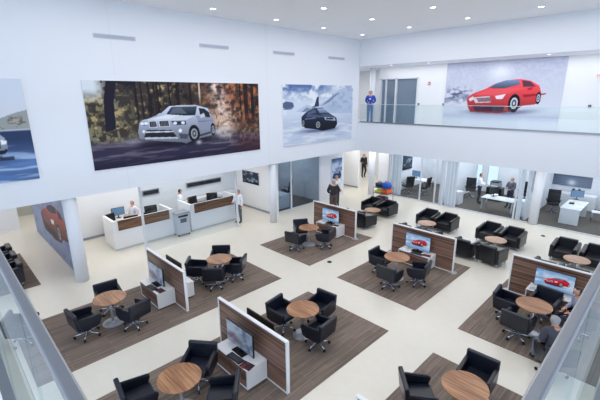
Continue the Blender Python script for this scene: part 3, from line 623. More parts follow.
# ================================================================== DIVIDERS, MEDIA DESKS, SCREENS
def divider(x, yc, lab, feet=True):
    t = thing('room_divider', lab, 'divider', (x, yc, RZ), 0, 'walnut and white room dividers'); h = 1.21; L = 1.2
    MB().box(-.035, .035, -L, -L+.035, 0, h).box(-.035, .035, L-.035, L, 0, h).box(-.035, .035, -L+.035, L-.035, h-.03, h).box(-.035, .035, -L+.035, L-.035, 0, .03).build('frame', WHITE, t)
    MB().box(-.026, .026, -L+.035, L-.035, .03, h-.03).build('wood_panel', WALNUT, t)
    if feet:
        for s in (-1, 1): MB().lathe([(.15, 0), (.15, .01), (.05, .022), (.03, .03)], 24, (0, s*(L-.02), .0)).build('foot', SILVER, t)
def media_desk(x, yc, side, lab):
    t = thing('media_desk', lab, 'desk', (x, yc, RZ), 0 if side < 0 else PI, 'white media desks')
    W, D, H_ = .58, .26, .48
    MB().box(-D, D, -W, -W+.03, .04, H_).box(-D, D, W-.03, W, .04, H_).box(-D, D, -W+.03, W-.03, .04, .07).box(D-.02, D, -W+.03, W-.03, .07, H_).build('carcass', WHITE, t)
    MB().box(-D-.005, D, -W, W, H_, H_+.02, .003).build('worktop', WHITE, t)
    d = MB().box(-D+.01, -D+.03, -W+.035, -.005, .075, H_-.03).build('door', WALNUT, t); MB().box(-D+.004, -D+.012, -.1, -.03, H_-.07, H_-.055).build('handle', STEEL, d)
    d = MB().box(-D+.01, -D+.03, .005, W-.035, .075, H_-.03).build('door', WALNUT, t); MB().box(-D+.004, -D+.012, .03, .1, H_-.07, H_-.055).build('handle', STEEL, d)
    MB().box(-D+.03, D-.02, -W+.03, W-.03, 0, .04).build('plinth', BLACK, t)
def screen(x, yc, side, lab, pic):
    t = thing('display_screen', lab, 'screen', (x, yc, RZ+.501), 0 if side < 0 else PI, 'flat display screens on the desks')
    MB().box(-.015, .02, -.47, .47, .08, .62, .006).build('casing', BLACK, t)
    MB().box(-.11, .09, -.19, .19, 0, .012, .004).box(-.0, .03, -.04, .04, .01, .1).build('stand', BLACK, t)
    pic.build('display', (-.0185, .455, .095), (0, -.91, 0), (0, 0, .51), t, emit=.95, mname='lit_display', rough=.15)
def keyboard(x, y, rz, lab):
    t = thing('keyboard', lab, 'keyboard', (x, y, RZ+.501), rz, 'black keyboards on the desks')
    MB().box(-.08, .08, -.21, .21, 0, .014, .004).build('tray', BLACK, t)
    MB().box(-.06, .06, -.19, .19, .0142, .019, .002).build('keys', mat('key_grey', (48, 50, 56), .5), t)
def brochure(x, y, rz, lab, kind, seed=1):
    t = thing('brochure', lab, 'brochure', (x-.04, y, RZ+.501), rz); MB().box(-.10, .10, -.14, .14, 0, .006).build('pages', PAPER, t)
    c = Canvas(20, 28, (236, 236, 236) if kind else (58, 48, 56)); n = c.noise(4, 5, seed, 2); c.mix((150, 60, 60) if not kind else (150, 160, 180), (n > .55)*.7)
    c.build('cover', (-.10, -.14, .0065), (.20, 0, 0), (0, .28, 0), t)
VIV = paint_red(96, 56, True)
def paint_dim():
    c = Canvas(96, 56, (126, 144, 168)); n = c.noise(6, 5, 71, 3); c.mix((84, 100, 128), np.clip((n-.45)*4, 0, 1)); c.mix((160, 178, 200), (c.v > .55)*(c.u < .6)*.4)
    c.mix((46, 44, 66), np.exp(-((c.u-.4)/.3)**2-((c.v-.28)/.16)**2)*.85); c.mix((120, 60, 70), np.exp(-((c.u-.25)/.15)**2-((c.v-.4)/.1)**2)*.7); return c
DIM = paint_dim()
for x, yc, lab, two, feet in ((4.31, 10.05, 'walnut and white divider on the left rug, before the reception', 1, 0), (4.23, 5.85, 'walnut and white divider in the centre foreground', 1, 0), (12.0, 10.08, 'walnut and white divider furthest back, near the two standing people', 0, 1),
                              (11.8, 5.85, 'walnut and white divider at right of centre, armchairs behind it', 0, 1), (11.8, 1.75, 'walnut and white divider at the right behind the seated people', 0, 1), (4.10, 1.70, 'walnut and white divider corner poking up at the bottom edge', 0, 0)):
    divider(x, yc, lab, feet)
DESK = [(4.31, 10.05, -1, 'left rug, facing the left table', DIM), (4.31, 10.05, 1, 'left rug, hidden mostly behind the divider', VIV), (4.23, 5.85, -1, 'centre foreground divider, left side', DIM), (4.23, 5.85, 1, 'centre foreground divider, far side', VIV),
        (12.0, 10.02, -1, 'furthest divider', VIV), (11.8, 5.85, -1, 'divider right of centre', VIV), (11.8, 1.78, -1, 'right hand divider by the seated people', VIV)]
for x, yc, sd, where, pic in DESK:
    xx = x+sd*.30
    media_desk(xx, yc, sd, 'white media desk with walnut doors at the %s' % where)
    screen(xx-sd*.02, yc, sd, 'flat screen on the desk at the %s' % where, pic)
    if sd < 0:
        keyboard(xx-.19, yc-.10, R(3), 'black keyboard on the desk at the %s' % where)
        if pic is DIM: keyboard(xx-.10, yc+.30*0-.02+.35*0, 0, '') if 0 else None
# the two papers-covered desks and two brochures
brochure(4.23-.42, 5.85-.46, .2, 'dark printed brochure on the centre foreground desk', 0, 3)
brochure(4.31-.36, 10.05-.45, .1, 'dark printed brochure on the left rug desk', 0, 4)
brochure(12.0-.36, 10.02-.4, .1, 'dark printed brochure on the furthest desk', 0, 5)
brochure(11.8-.38, 5.85-.42, .15, 'dark printed brochure on the desk right of centre', 0, 6)
brochure(12.0-.37, 10.02+.4, .1, 'open white papers on the furthest desk', 1, 7)
brochure(11.8-.37, 5.85+.42, .3, 'open white papers on the desk right of centre', 1, 8)
brochure(11.8-.37, 1.78+.42, .3, 'white printed papers at the left of the right hand desk', 1, 9)
brochure(11.8-.36, 1.78+.22, -.2, 'white printed papers beside the keyboard of the right hand desk', 1, 10)
# ================================================================== CLUB ARMCHAIRS
def make_club():
    t = thing('club_armchair', '', 'armchair')
    MB().box(-.36, .36, -.28, .28, .12, .30, .02).build('seat_base', LEATHER2, t)
    MB().box(-.24, .38, -.275, .275, .30, .42, .035, 3).build('seat_cushion', LEATHER2, t)
    MB().box(-.40, -.24, -.29, .29, .12, .74, .035, 3, Matrix.Rotation(R(-5), 4, 'Y'), (-.3, 0, .2)).build('backrest', LEATHER2, t)
    for s in (-1, 1): MB().prism([(-.40, .12), (-.42, .66), (.38, .57), (.38, .12)], s*.28, s*.405, 'Y', .025).build('armrest', LEATHER2, t)
    for sx in (-.33, .33):
        for sy in (-.34, .34): MB().cyl((sx, sy, 0), (sx, sy, .13), .018, n=10).build('leg', CHROME, t)
    return t
CL = make_club()
def make_coffee():
    t = thing('coffee_table', '', 'table'); MB().lathe([(.34, .475), (.375, .49), (.38, .50), (.376, .51), (.0001, .5105)], 44).build('table_top', TABLEW, t)
    MB().cyl((0, 0, .02), (0, 0, .475), .04).build('pedestal', SILVER, t); MB().lathe([(.27, 0), (.27, .012), (.05, .03)], 32).build('base_disc', SILVER, t); return t
CT = make_coffee()
GR = [(14.6, 9.86, 'furthest seating group by the corner', 10.62, 9.72, 10.4, 9.55), (14.6, 7.08, 'seating group behind the middle divider', 7.55, 6.67, 7.32, 6.45), (14.6, 4.30, 'seating group left of the right divider', 4.88, 4.02, 4.98, 4.05), (14.6, 1.76, 'seating group at the right edge', 2.28, 1.40, 2.35, 1.48)]
for cx, cy, g_, fa, fb, na, nb in GR:
    place(CT, (cx, cy, 0), 0, 'low round coffee table of the %s' % g_, 'low round walnut coffee tables')
    for x, y, rz, lb in ((15.62, fa, 180, 'far left'), (15.60, fb, 178, 'far right'), (13.52, na, 2, 'near left, back turned'), (13.56, nb, -4, 'near right, back turned')):
        place(CL, (x, y, 0), R(rz+random.uniform(-3, 3)), 'black club armchair, %s of the %s' % (lb, g_), 'black club armchairs round the coffee tables')
for y, lb in ((14.3, 'nearest of the row at the left edge'), (15.25, 'middle of the row at the left edge'), (16.2, 'furthest of the row at the left edge')):
    place(CL, (1.02, y, RZ), R(180), 'black leather club armchair, %s' % lb, 'black club armchairs in a row at the left edge')
place(CT, (.12, 14.5, RZ), 0, 'low round table glimpsed through the left glass balustrade', 'low round walnut coffee tables')
# ================================================================== RECEPTION
def counter(x0, x1, y, h, wx0, wx1, wz0, wz1, lab):
    t = thing('reception_counter', lab, 'counter', ((x0+x1)/2, y, 0)); q = (x1-x0)/2; cx = (x0+x1)/2
    MB().prism([(-q, .0), (q, .0), (q, 1.15), (q-.1, 1.15), (q-.1, .07), (-q+.1, .07), (-q+.1, 1.15), (-q, 1.15)], 0.08, h, 'Z').build('carcass', WHITE, t)
    MB().box(wx0-cx, wx1-cx, -.02, .0, wz0, wz1).build('wood_band', WALNUTX, t)
    MB().box(-q+.02, q-.02, .02, 1.1, 0, .08).build('plinth', mat('plinth_light', (196, 200, 204), .4), t)
    MB().box(-q+.1, q-.1, .07, .62, .70, .735).build('worktop', BLACK, t)
counter(4.47, 6.92, 14.72, 1.20, 4.66, 6.74, .80, 1.205, 'white reception counter with walnut band, the left one')
counter(7.66, 10.15, 14.6, 1.24, 7.86, 9.92, .82, 1.245, 'white reception counter with walnut band, the right one')
o = MB().box(-1.5, 1.5, -.2, .2, .0, .9, .01).build('back_counter', WHITE); o.location = (9.9, 16.65, 0); tag(o, 'long white cabinet along the back wall behind the right counter', 'cabinet')
o = MB().box(-.75, .75, -.3, .3, .0, .78, .01).build('back_counter', WHITE); o.location = (5.6, 16.5, 0); tag(o, 'short white cabinet against the wall behind the left counter', 'cabinet')
t = thing('rolling_bin', 'grey metal bin on wheels standing between the two reception counters', 'bin', (7.2, 14.62, 0))
MB().box(-.29, .29, -.22, .22, .08, .98, .02).build('body', mat('bin_grey', (200, 206, 216), .4, .2), t); MB().box(-.31, .31, -.24, .24, .98, 1.04, .015).build('lid', GREY, t)
MB().box(-.14, .14, -.228, -.218, .6, .78).build('label_plate', mat('label_slate', (84, 92, 106), .5), t); MB().box(-.22, .22, -.226, -.219, .84, .93).build('slot', BLACK, t)
for sx in (-.24, .24):
    for sy in (-.17, .17): MB().cyl((sx-.02, sy, .04), (sx+.02, sy, .04), .04, n=12).build('wheel', RUBBER, t)
def make_pc():
    t = thing('computer_monitor', '', 'monitor'); MB().box(-.02, .02, -.27, .27, .12, .46, .006).build('casing', BLACK, t)
    MB().box(.0205, .022, -.255, .255, .135, .445).build('display', mat('blue_screen', (96, 128, 160), .2, emit=.3), t); MB().cyl((0, 0, 0), (0, 0, .16), .02).cyl((0, 0, 0), (0, 0, .012), .1).build('stand', BLACK, t); return t
PC = make_pc()
def make_office_chair():
    t = thing('office_chair', '', 'chair'); MB().box(-.25, .25, -.26, .26, .42, .52, .03, 3).build('seat', BLACK, t)
    MB().box(-.31, -.23, -.27, .27, .48, 1.12, .035, 3, Matrix.Rotation(R(-8), 4, 'Y'), (-.27, 0, .5)).build('backrest', BLACK, t)
    for s in (-1, 1): MB().tube([(-.1, s*.25, .47), (-.1, s*.31, .66), (.15, s*.31, .67)], .018).build('armrest', BLACK, t)
    b = MB().cyl((0, 0, .1), (0, 0, .42), .03)
    for k in range(5): a = 2*PI*k/5; b.cyl((0, 0, .12), (.3*math.cos(a), .3*math.sin(a), .05), .022, .014, 8)
    b.build('star_base', CHROME, t); return t
OC = make_office_chair()
for x, y, z, rz, lab in ((5.3, 15.08, .735, 80, 'black computer monitor on the left end of the left reception counter'), (6.1, 15.08, .735, 90, 'black computer monitor in the middle of the left reception counter'), (8.35, 14.93, .735, 90, 'black computer monitor on the left end of the right reception counter'), (9.3, 14.95, .735, 90, 'black computer monitor on the right end of the right reception counter'),
                         (5.3, 16.5, .78, -90, 'monitor on the short cabinet behind the left counter'),
                         (21.5, 12.4, .75, 180, 'monitor on the desk in the office behind the cart of bags'), (20.2, 6.35, .75, 60, 'monitor on the desk between the two office workers'), (22.4, 3.2, .75, 200, 'monitor on the desk in the right hand office')):
    if '12.4' == str(y): y = 11.4
    place(PC, (x, y, z), R(rz), lab, 'black computer monitors')
for x, y, z, rz, lab in ((4.95, 15.92, 0, -70, 'dark office chair behind the left end of the left counter'), (6.55, 15.90, 0, -100, 'dark office chair behind the right end of the left counter'), (8.75, 15.95, 0, -80, 'dark office chair behind the left end of the right counter'), (9.6, 15.95, 0, -120, 'dark office chair behind the right end of the right counter'),
                         (21.9, 4.05, .013, 190, 'high backed black chair at the desk in the right hand office'), (21.9, 8.15, .013, 200, 'black chair beside the white cabinet left of the standing office worker'), (20.6, 10.4, .013, 90, 'black chair in front of the desk in the office behind the cart'), (20.3, 11.3, .013, 60, 'black chair left of the desk in the office behind the cart'), (14.2, 15.6, .013, 120, 'dark office chair inside the grey glass office on the left'), (22.9, 5.6, .013, 180, 'dark chair at the middle office desk')):
    place(OC, (x, y, z), R(rz), lab, 'black office chairs')
# boxes and papers on the short cabinet
for x, m, lab in ((5.75, mat('kraft_card', (222, 206, 160), .7), 'pale yellow carton on the cabinet behind the left counter'), (5.98, PAPER, 'white paper box on the cabinet behind the left counter')):
    t = thing('carton', lab, 'box', (x+.08, 16.5, .78)); MB().box(-.13, .13, -.12, .12, 0, .2, .005).build('box_body', m, t); MB().box(-.135, .135, -.125, .125, .2, .23, .003).build('lid', WHITE, t)
# ================================================================== OFFICE FURNITURE
def desk(x, y, rz, L, W, lab, top=WHITE, z0=.013, panel=False):
    t = thing('office_desk', lab, 'desk', (x, y, z0), R(rz)); MB().box(-L/2, L/2, -W/2, W/2, .70, .735, .004).build('desktop', top, t)
    if panel:
        for s in (-1, 1): MB().box(s*(L/2-.03)-.02, s*(L/2-.03)+.02, -W/2+.03, W/2-.03, 0, .70).build('side_panel', WHITE, t)
        MB().box(-L/2+.06, L/2-.06, -.02, .0, .2, .70).build('modesty_panel', WHITE, t)
    else:
        for sx in (-1, 1):
            for sy in (-1, 1): MB().box(sx*(L/2-.05)-.02, sx*(L/2-.05)+.02, sy*(W/2-.05)-.02, sy*(W/2-.05)+.02, 0, .70).build('leg', CHROME, t)
    return t
desk(21.4, 11.1, 90, 1.5, .8, 'white desk in the office behind the cart of bags')
desk(20.05, 6.0, 90, 1.5, .8, 'white desk between the two office workers')
desk(21.2, 3.05, 0, 1.9, .8, 'white desk on panel legs in the right hand office', panel=True)
desk(12.95, 15.0, 90, 1.4, .8, 'white desk inside the grey glass office on the left', panel=True)
def cabinet(x, y, sx, sy, h, lab, m=WHITE, z0=.013):
    t = thing('office_cabinet', lab, 'cabinet', (x, y, z0)); MB().box(-sx/2, sx/2, -sy/2, sy/2, 0, h, .006).build('body', m, t)
    n = 3
    for k in range(n): d = MB().box(-sx/2-.018, -sx/2-.001, -sy/2+.02, sy/2-.02, h*k/n+.015, h*(k+1)/n-.012).build('drawer', m, t); MB().box(-sx/2-.032, -sx/2-.018, -.07, .07, h*(k+.7)/n, h*(k+.7)/n+.015).build('handle', STEEL, d)
cabinet(23.6, 3.55, .5, 2.0, .75, 'long white cabinet under the streaked picture in the right hand office')
cabinet(20.2, 8.25, .5, .6, .7, 'white drawer cabinet left of the black chair in the middle office'); cabinet(20.2, 4.95, .5, .35, .8, 'white drawer cabinet in front of the office divider picture')
cabinet(23.2, 9.6, .6, 1.1, .75, 'brown wooden cabinet at the back of the office behind the cart', mat('cherry_brown', (112, 66, 40), .5)); cabinet(22.3, 6.95, .5, .8, .75, 'dark cabinet carrying a printer between the office workers', BLACK)
t = thing('printer', 'grey office printer on the dark cabinet between the office workers', 'printer', (22.3, 6.95, .763)); MB().box(-.22, .22, -.25, .25, 0, .3, .02).build('body', GREY, t); MB().box(-.24, .2, -.22, .22, .3, .36, .01).build('scanner_lid', BLACK, t); MB().box(-.34, -.2, -.16, .16, .1, .115).build('paper_tray', WHITE, t)
for k, (y, lab) in enumerate(((3.55, 'small black speaker on the cabinet under the streaked picture, left one'), (3.3, 'small black speaker on the cabinet under the streaked picture, right one'))):
    t = thing('desk_speaker', lab, 'speaker', (23.5, y, .763)); MB().box(-.06, .06, -.05, .05, 0, .28, .01).build('housing', BLACK, t); MB().cyl((-.062, 0, .08), (-.07, 0, .08), .035).build('cone', GREY, t)
def papers(x, y, z, lab):
    t = tag(MB().box(-.11, .11, -.15, .15, 0, .012).box(-.1, .12, -.13, .15, .012, .018).build('paper_stack', PAPER), lab, 'paper'); t.location = (x, y, z); t.rotation_euler = (0, 0, .4)
papers(20.9, 2.8, .749, 'white papers on the desk in the right hand office'); papers(20.6, 6.4, .749, 'white papers on the desk between the office workers'); papers(21.5, 10.9, .749, 'white papers on the desk behind the cart')
t = thing('office_phone', 'black desk phone on the desk in the right hand office', 'phone', (21.3, 3.2, .749)); MB().box(-.09, .09, -.1, .1, 0, .05, .01).build('base', BLACK, t); MB().box(-.08, .08, -.1, -.05, .05, .08, .012).build('handset', BLACK, t)
t = thing('swivel_stool', 'light blue curved visitor chair behind the desk in the right hand office', 'chair', (21.6, 2.2, .013), R(100))
MB().box(-.22, .22, -.22, .22, .44, .49, .02).build('seat', FROST, t); MB().prism([(-.2, .5), (-.25, 1.2), (-.2, 1.24), (-.15, .5)], -.24, .24, 'Y', .02).build('backrest', FROST, t)
for s in (-1, 1): MB().tube([(-.2, s*.2, 0), (-.18, s*.2, .45)], .014).tube([(.2, s*.2, 0), (.18, s*.2, .45)], .014).build('leg', CHROME, t)
# ================================================================== CART OF BAGS
cx, cy = 17.15, 10.95
t = thing('merchandise_cart', 'grey wheeled cart holding bright bags near the corner column', 'cart', (cx, cy, 0))
for z in (.25, .67, .97): MB().box(-.32, .32, -.45, .45, z, z+.025, .005).build('shelf', mat('cart_mauve', (120, 104, 118), .5), t)
for sx in (-.3, .3):
    for sy in (-.43, .43): MB().cyl((sx, sy, .06), (sx, sy, 1.0), .014, n=8).build('post', GREY, t); MB().ball((sx, sy, .04), .04).build('wheel', RUBBER, t)
def bag(x, y, z, sx, sy, sz, m, lab):
    t = thing('sports_bag', lab, 'bag', (x, y, z)); b = MB(); b.box(-sx, sx, -sy, sy, 0, sz, min(sx, sy, sz/2)*.65, 4); o = b.build('bag_body', m, t)
    for f in o.data.polygons: f.use_smooth = True
    MB().tube([(0, -sy*.5, sz*.95), (0, -sy*.35, sz+.08), (0, sy*.35, sz+.08), (0, sy*.5, sz*.95)], .012).build('handle', BLACK, t)
BLUE = mat('bag_blue', (38, 92, 196), .5); ORANGE = mat('bag_orange', (250, 96, 20), .5); LIME = mat('bag_lime', (200, 226, 60), .5); NAVY = mat('bag_navy', (34, 48, 66), .5)
bag(cx, cy-.2, .996, .2, .22, .28, BLUE, 'bright blue bag on top of the cart'); bag(cx, cy+.24, .996, .2, .19, .22, NAVY, 'dark navy bag on top of the cart, left of the blue one')
bag(cx-.02, cy-.23, .696, .24, .21, .26, ORANGE, 'bright orange bag on the middle shelf of the cart'); bag(cx-.02, cy+.22, .696, .22, .2, .12, LIME, 'flat lime yellow bag on the middle shelf of the cart'); bag(cx, cy+.05, .276, .2, .3, .2, mat('bag_plum', (96, 60, 84), .6), 'plum coloured bag on the lowest shelf of the cart')

# ================================================================== PEOPLE
SKIN = mat('skin', (205, 158, 134), .6)
def figure(name, lab, loc, rz, J=None, hgt=1.75, shirt=(240, 240, 240), pants=(50, 52, 60), hair=(40, 32, 28), bald=False, shoes=(30, 28, 28), long_sleeve=True, woman=False, logo=None, bulk=1.0):
    P = dict(pelvis=(0, 0, .95), belly=(0, 0, 1.08), chest=(.0, 0, 1.28), nb=(-.01, 0, 1.44), neck=(.0, 0, 1.51), head=(.015, 0, 1.585), crown=(.0, 0, 1.665), nose=(.105, 0, 1.59),
             shR=(-.01, -.17, 1.40), elR=(-.03, -.22, 1.13), wrR=(.06, -.235, .90), paR=(.09, -.235, .83), shL=(-.01, .17, 1.40), elL=(-.03, .22, 1.13), wrL=(.06, .235, .90), paL=(.09, .235, .83),
             hiR=(0, -.09, .90), knR=(.02, -.10, .50), anR=(-.01, -.105, .09), toR=(.15, -.12, .035), hiL=(0, .09, .90), knL=(.02, .10, .50), anL=(-.01, .105, .09), toL=(.15, .12, .035))
    if J: P.update(J)
    h = Vector(P['head'])
    P['earR'] = tuple(h+Vector((0, -.085, 0))); P['earL'] = tuple(h+Vector((0, .085, 0)))
    RAD = dict(pelvis=(.15, .115), belly=(.14, .105), chest=(.165, .115), nb=(.085, .07), neck=(.055, .055), head=(.078, .088), crown=(.07, .08), nose=(.012, .012), earR=(.016, .016), earL=(.016, .016),
               shR=(.068, .068), elR=(.048, .048), wrR=(.03, .03), paR=(.036, .02), hiR=(.095, .095), knR=(.062, .062), anR=(.045, .045), toR=(.042, .032))
    E = [('pelvis', 'belly'), ('belly', 'chest'), ('chest', 'nb'), ('nb', 'neck'), ('neck', 'head'), ('head', 'crown'), ('head', 'nose'), ('head', 'earR'), ('head', 'earL')]
    for s in 'RL':
        E += [('chest', 'sh'+s), ('sh'+s, 'el'+s), ('el'+s, 'wr'+s), ('wr'+s, 'pa'+s), ('pelvis', 'hi'+s), ('hi'+s, 'kn'+s), ('kn'+s, 'an'+s), ('an'+s, 'to'+s)]
        pa = Vector(P['pa'+s]); wr = Vector(P['wr'+s]); d = (pa-wr).normalized(); side = d.cross(Vector((1 if abs(d.x) < .8 else 0, 0, 1 if abs(d.x) >= .8 else 0))).normalized()
        nrm = d.cross(side).normalized()
        for k, (off, ln) in enumerate(((-.028, .062), (-.010, .075), (.010, .07), (.027, .055))):
            a = 'f%d%s' % (k, s); b = 'g%d%s' % (k, s); P[a] = tuple(pa+d*.03+side*off); P[b] = tuple(pa+d*(.03+ln*.8)+side*off*1.1+nrm*.02)
            E += [('pa'+s, a), (a, b)]; RAD[a] = (.0095, .0095); RAD[b] = (.008, .008)
        P['t1'+s] = tuple(wr+d*.035-side*.035); P['t2'+s] = tuple(wr+d*.075-side*.055+nrm*.015); E += [('wr'+s, 't1'+s), ('t1'+s, 't2'+s)]; RAD['t1'+s] = (.012, .012); RAD['t2'+s] = (.009, .009)
    names = list(P); idx = {n: i for i, n in enumerate(names)}
    me = bpy.data.meshes.new('body'); me.from_pydata([P[n] for n in names], [(idx[a], idx[b]) for a, b in E], [])
    ob = bpy.data.objects.new('body', me); C.objects.link(ob)
    md = ob.modifiers.new('s', 'SKIN'); md.use_smooth_shade = True
    sv = me.skin_vertices[0].data
    for n in names:
        r = RAD.get(n) or RAD.get(n[:-1]+'R'); q = sv[idx[n]]; q.radius = (r[0]*bulk, r[1]*bulk) if n[:2] in ('pe', 'be', 'ch', 'sh', 'el', 'hi', 'kn') else r; q.use_root = (n == 'pelvis')
    sb = ob.modifiers.new('b', 'SUBSURF'); sb.levels = 1; sb.render_levels = 1
    dg = bpy.context.evaluated_depsgraph_get(); m2 = bpy.data.meshes.new_from_object(ob.evaluated_get(dg))
    ob.modifiers.clear(); ob.data = m2; bpy.data.meshes.remove(me)
    for p in m2.polygons: p.use_smooth = True
    m2.materials.clear(); m2.materials.append(SKIN)
    root = thing('person', lab, 'person', loc, rz); root.scale = (hgt/1.75,)*3; ob.parent = root; ob.name = 'body'
    # which bone each face belongs to
    def seg(p, a, b):
        a, b = Vector(P[a]), Vector(P[b]); t = max(0, min(1, (p-a).dot(b-a)/max(1e-9, (b-a).length_squared))); return (p-(a+(b-a)*t)).length, t
    lab_ = []
    for p in m2.polygons:
        best = min(((seg(p.center, a, b)[0], a, b) for a, b in E), key=lambda q: q[0]); lab_.append((best[1], best[2], seg(p.center, best[1], best[2])[1]))
    def cloth(nm, test, off, m):
        bm = bmesh.new(); bm.from_mesh(m2); bm.faces.ensure_lookup_table(); bm.normal_update()
        kill = [f for f in bm.faces if not test(*lab_[f.index], f.calc_center_median())]
        for v in bm.verts: v.co += v.normal*off
        bmesh.ops.delete(bm, geom=kill, context='FACES')
        if not bm.faces: bm.free(); return
        left = set(bm.verts); best = set()                     # keep the largest connected piece
        while left:
            st = [left.pop()]; isl = set(st)
            while st:
                for ed in st.pop().link_edges:
                    for v in ed.verts:
                        if v in left: left.discard(v); isl.add(v); st.append(v)
            if len(isl) > len(best): best = isl
        bmesh.ops.delete(bm, geom=[v for v in bm.verts if v not in best], context='VERTS')
        e = bpy.data.meshes.new(nm); bm.to_mesh(e); bm.free(); e.materials.append(m); o = bpy.data.objects.new(nm, e); C.objects.link(o); o.parent = root
        for q in e.polygons: q.use_smooth = True
    def col(c, nm): return mat('%s_%d_%d_%d' % (nm, *c), c, .8, noise=.08, nscale=14, bump=.2)
    torso = {('belly', 'chest'), ('pelvis', 'belly'), ('chest', 'shR'), ('chest', 'shL'), ('shR', 'elR'), ('shL', 'elL')}
    slv = {('elR', 'wrR'), ('elL', 'wrL')} if long_sleeve else set()
    cloth('trousers', lambda a, b, t, c: (a in ('hiR', 'hiL', 'knR', 'knL') and not (b[:2] == 'an' and t > .95)) or (b in ('hiR', 'hiL')) or (a == 'pelvis' and t < .8), .010, col(pants, 'cloth'))
    cloth('shirt', lambda a, b, t, c: (a, b) in torso or (a, b) in slv or ((a, b) == ('chest', 'nb') and t < .85), .016, col(shirt, 'cloth'))
    for S in 'RL': cloth('shoe', lambda a, b, t, c: a == 'an'+S or (b == 'an'+S and t > .9), .008, col(shoes, 'shoe'))
    hd = Vector(P['head'])
    if bald: cloth('hair', lambda a, b, t, c: b == 'crown' and True or (a in ('neck', 'head') and b in ('head', 'crown', 'earR', 'earL') and c.x < hd.x-.02 and c.z > hd.z-.04), .009, col(hair, 'hair'))
    else: cloth('hair', lambda a, b, t, c: (b == 'crown' and (c.x < hd.x+.045 or c.z > hd.z+.035)) or (a in ('neck', 'head') and c.x < hd.x-.01 and c.z > hd.z-(.12 if woman else .05)), .018, col(hair, 'hair'))
    for s in (-1, 1): MB().ball(hd+Vector((.076, s*.03, .025)), .010, n=8).build('eye', mat('eye_dark', (30, 26, 26), .2), root)
    MB().box(hd.x+.074, hd.x+.084, -.022, .022, hd.z-.047, hd.z-.040, .003).build('mouth', mat('lip', (168, 104, 96), .6), root)
    if logo: MB().box(.09+.0, .125, -.05, .05, 1.22, 1.30, .01).build('chest_print', mat('print_pale', (210, 216, 236), .7), root)
    return root
figure('p', 'person in a royal blue hoodie and jeans standing on the upper balcony', (18.35, 13.0-.12, F2), R(205), dict(elR=(-.06, -.25, 1.15), wrR=(.02, -.13, 1.05), paR=(.0, -.06, 1.06), elL=(-.06, .25, 1.15), wrL=(.02, .13, 1.05), paL=(.0, .06, 1.06)), 1.84, (34, 74, 176), (88, 122, 168), (38, 30, 28), logo=1)
figure('p', 'person in a black jacket and brown trousers seen from behind near the corner', (14.05, 11.85, 0), R(44), dict(elR=(.02, -.27, 1.16), wrR=(.2, -.24, 1.12), paR=(.27, -.22, 1.12), elL=(.0, .27, 1.16), wrL=(.14, .2, 1.02), paL=(.2, .17, 1.02), anL=(-.01, .14, .09), toL=(.15, .17, .035)), 1.80, (40, 42, 50), (92, 78, 76), (150, 144, 142), bulk=1.3)
figure('p', 'person in a white shirt facing the one in the black jacket', (15.35, 12.75, 0), R(222), dict(elR=(.03, -.25, 1.14), wrR=(.22, -.2, 1.1), paR=(.28, -.18, 1.12)), 1.74, (236, 238, 242), (60, 60, 66), (90, 70, 60))
figure('p', 'person dressed in black walking in the far corridor doorway', (22.3, 16.0, 0), R(250), dict(elR=(.03, -.26, 1.14), wrR=(.2, -.3, 1.1), paR=(.27, -.3, 1.12), knL=(.12, .1, .5), anL=(-.05, .1, .12), toL=(.1, .1, .05)), 1.8, (34, 36, 42), (34, 34, 40), (40, 34, 30))
figure('p', 'person in a white shirt standing behind the reception, looking right', (7.9, 15.9, 0), R(-20), dict(elR=(.03, -.23, 1.12), wrR=(.2, -.16, 1.05), paR=(.27, -.12, 1.07), elL=(.03, .25, 1.12), wrL=(.24, .16, 1.1), paL=(.31, .12, 1.13)), 1.76, (240, 242, 246), (60, 66, 80), (36, 32, 30))
figure('p', 'person in a pale shirt half hidden by the mullion at the left counter', (5.75, 15.98, 0), R(200), dict(elR=(.05, -.24, 1.12), wrR=(.26, -.2, 1.05), paR=(.33, -.18, 1.05)), 1.62, (222, 220, 232), (90, 92, 110), (150, 140, 140), woman=True)
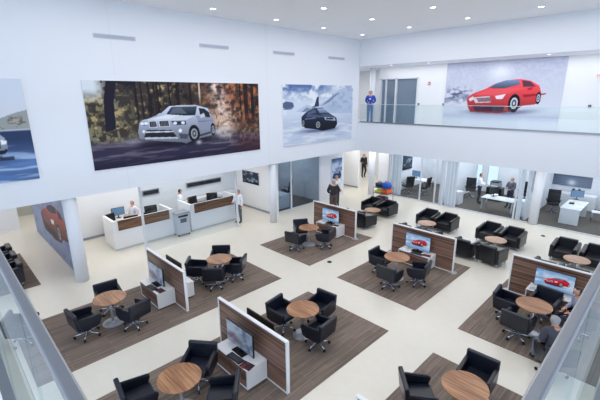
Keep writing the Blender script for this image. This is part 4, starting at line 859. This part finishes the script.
figure('p', 'person in a white coat standing behind the right hand glass mullion of reception', (9.9, 14.15, 0), R(195), dict(elR=(.03, -.24, 1.12), wrR=(.24, -.16, 1.08), paR=(.31, -.12, 1.08)), 1.68, (232, 236, 244), (88, 92, 108), (60, 44, 40), woman=True)
figure('p', 'person in a white shirt and dark trousers standing in the middle office', (21.0, 7.35, .013), R(-75), dict(elR=(.05, -.24, 1.13), wrR=(.28, -.18, 1.1), paR=(.35, -.16, 1.12), elL=(.05, .24, 1.13), wrL=(.26, .14, 1.1), paL=(.33, .12, 1.1)), 1.76, (238, 240, 246), (52, 58, 72), (30, 26, 26))
figure('p', 'person in a striped dark and white top working at the middle office desk', (21.2, 5.85, .013), R(160), dict(elR=(.05, -.24, 1.13), wrR=(.26, -.1, 1.12), paR=(.32, -.06, 1.14), elL=(.05, .24, 1.13), wrL=(.26, .1, 1.06), paL=(.33, .06, 1.06)), 1.70, (92, 96, 112), (60, 62, 76), (84, 60, 48), woman=True)
SIT = dict(pelvis=(-.05, 0, .56), belly=(-.05, 0, .70), chest=(.02, 0, .90), nb=(.05, 0, 1.06), neck=(.07, 0, 1.13), head=(.10, 0, 1.20), crown=(.09, 0, 1.28), nose=(.19, 0, 1.2),
           shR=(.03, -.17, 1.02), elR=(.12, -.23, .78), wrR=(.32, -.14, .74), paR=(.38, -.11, .75), shL=(.03, .17, 1.02), elL=(.12, .23, .78), wrL=(.32, .14, .74), paL=(.38, .11, .75),
           hiR=(-.02, -.09, .54), knR=(.40, -.12, .53), anR=(.36, -.12, .09), toR=(.5, -.13, .04), hiL=(-.02, .09, .54), knL=(.40, .12, .53), anL=(.40, .12, .09), toL=(.54, .13, .04))
SIT2 = dict(SIT, elR=(.0, -.24, .78), wrR=(.2, -.15, .68), paR=(.26, -.11, .665), elL=(.0, .24, .78), wrL=(.2, .15, .68), paL=(.26, .11, .665))
figure('p', 'grey haired person in a dark jacket and jeans seated at the right table', (8.60, 1.14, RZ), R(38), SIT2, 1.76, (66, 68, 80), (108, 118, 140), (156, 156, 162), bulk=1.15)
figure('p', 'person in a light blue grey top seated beside the right handrail', (10.52, 1.04, RZ), R(125), SIT2, 1.74, (150, 158, 184), (44, 48, 66), (40, 34, 34))
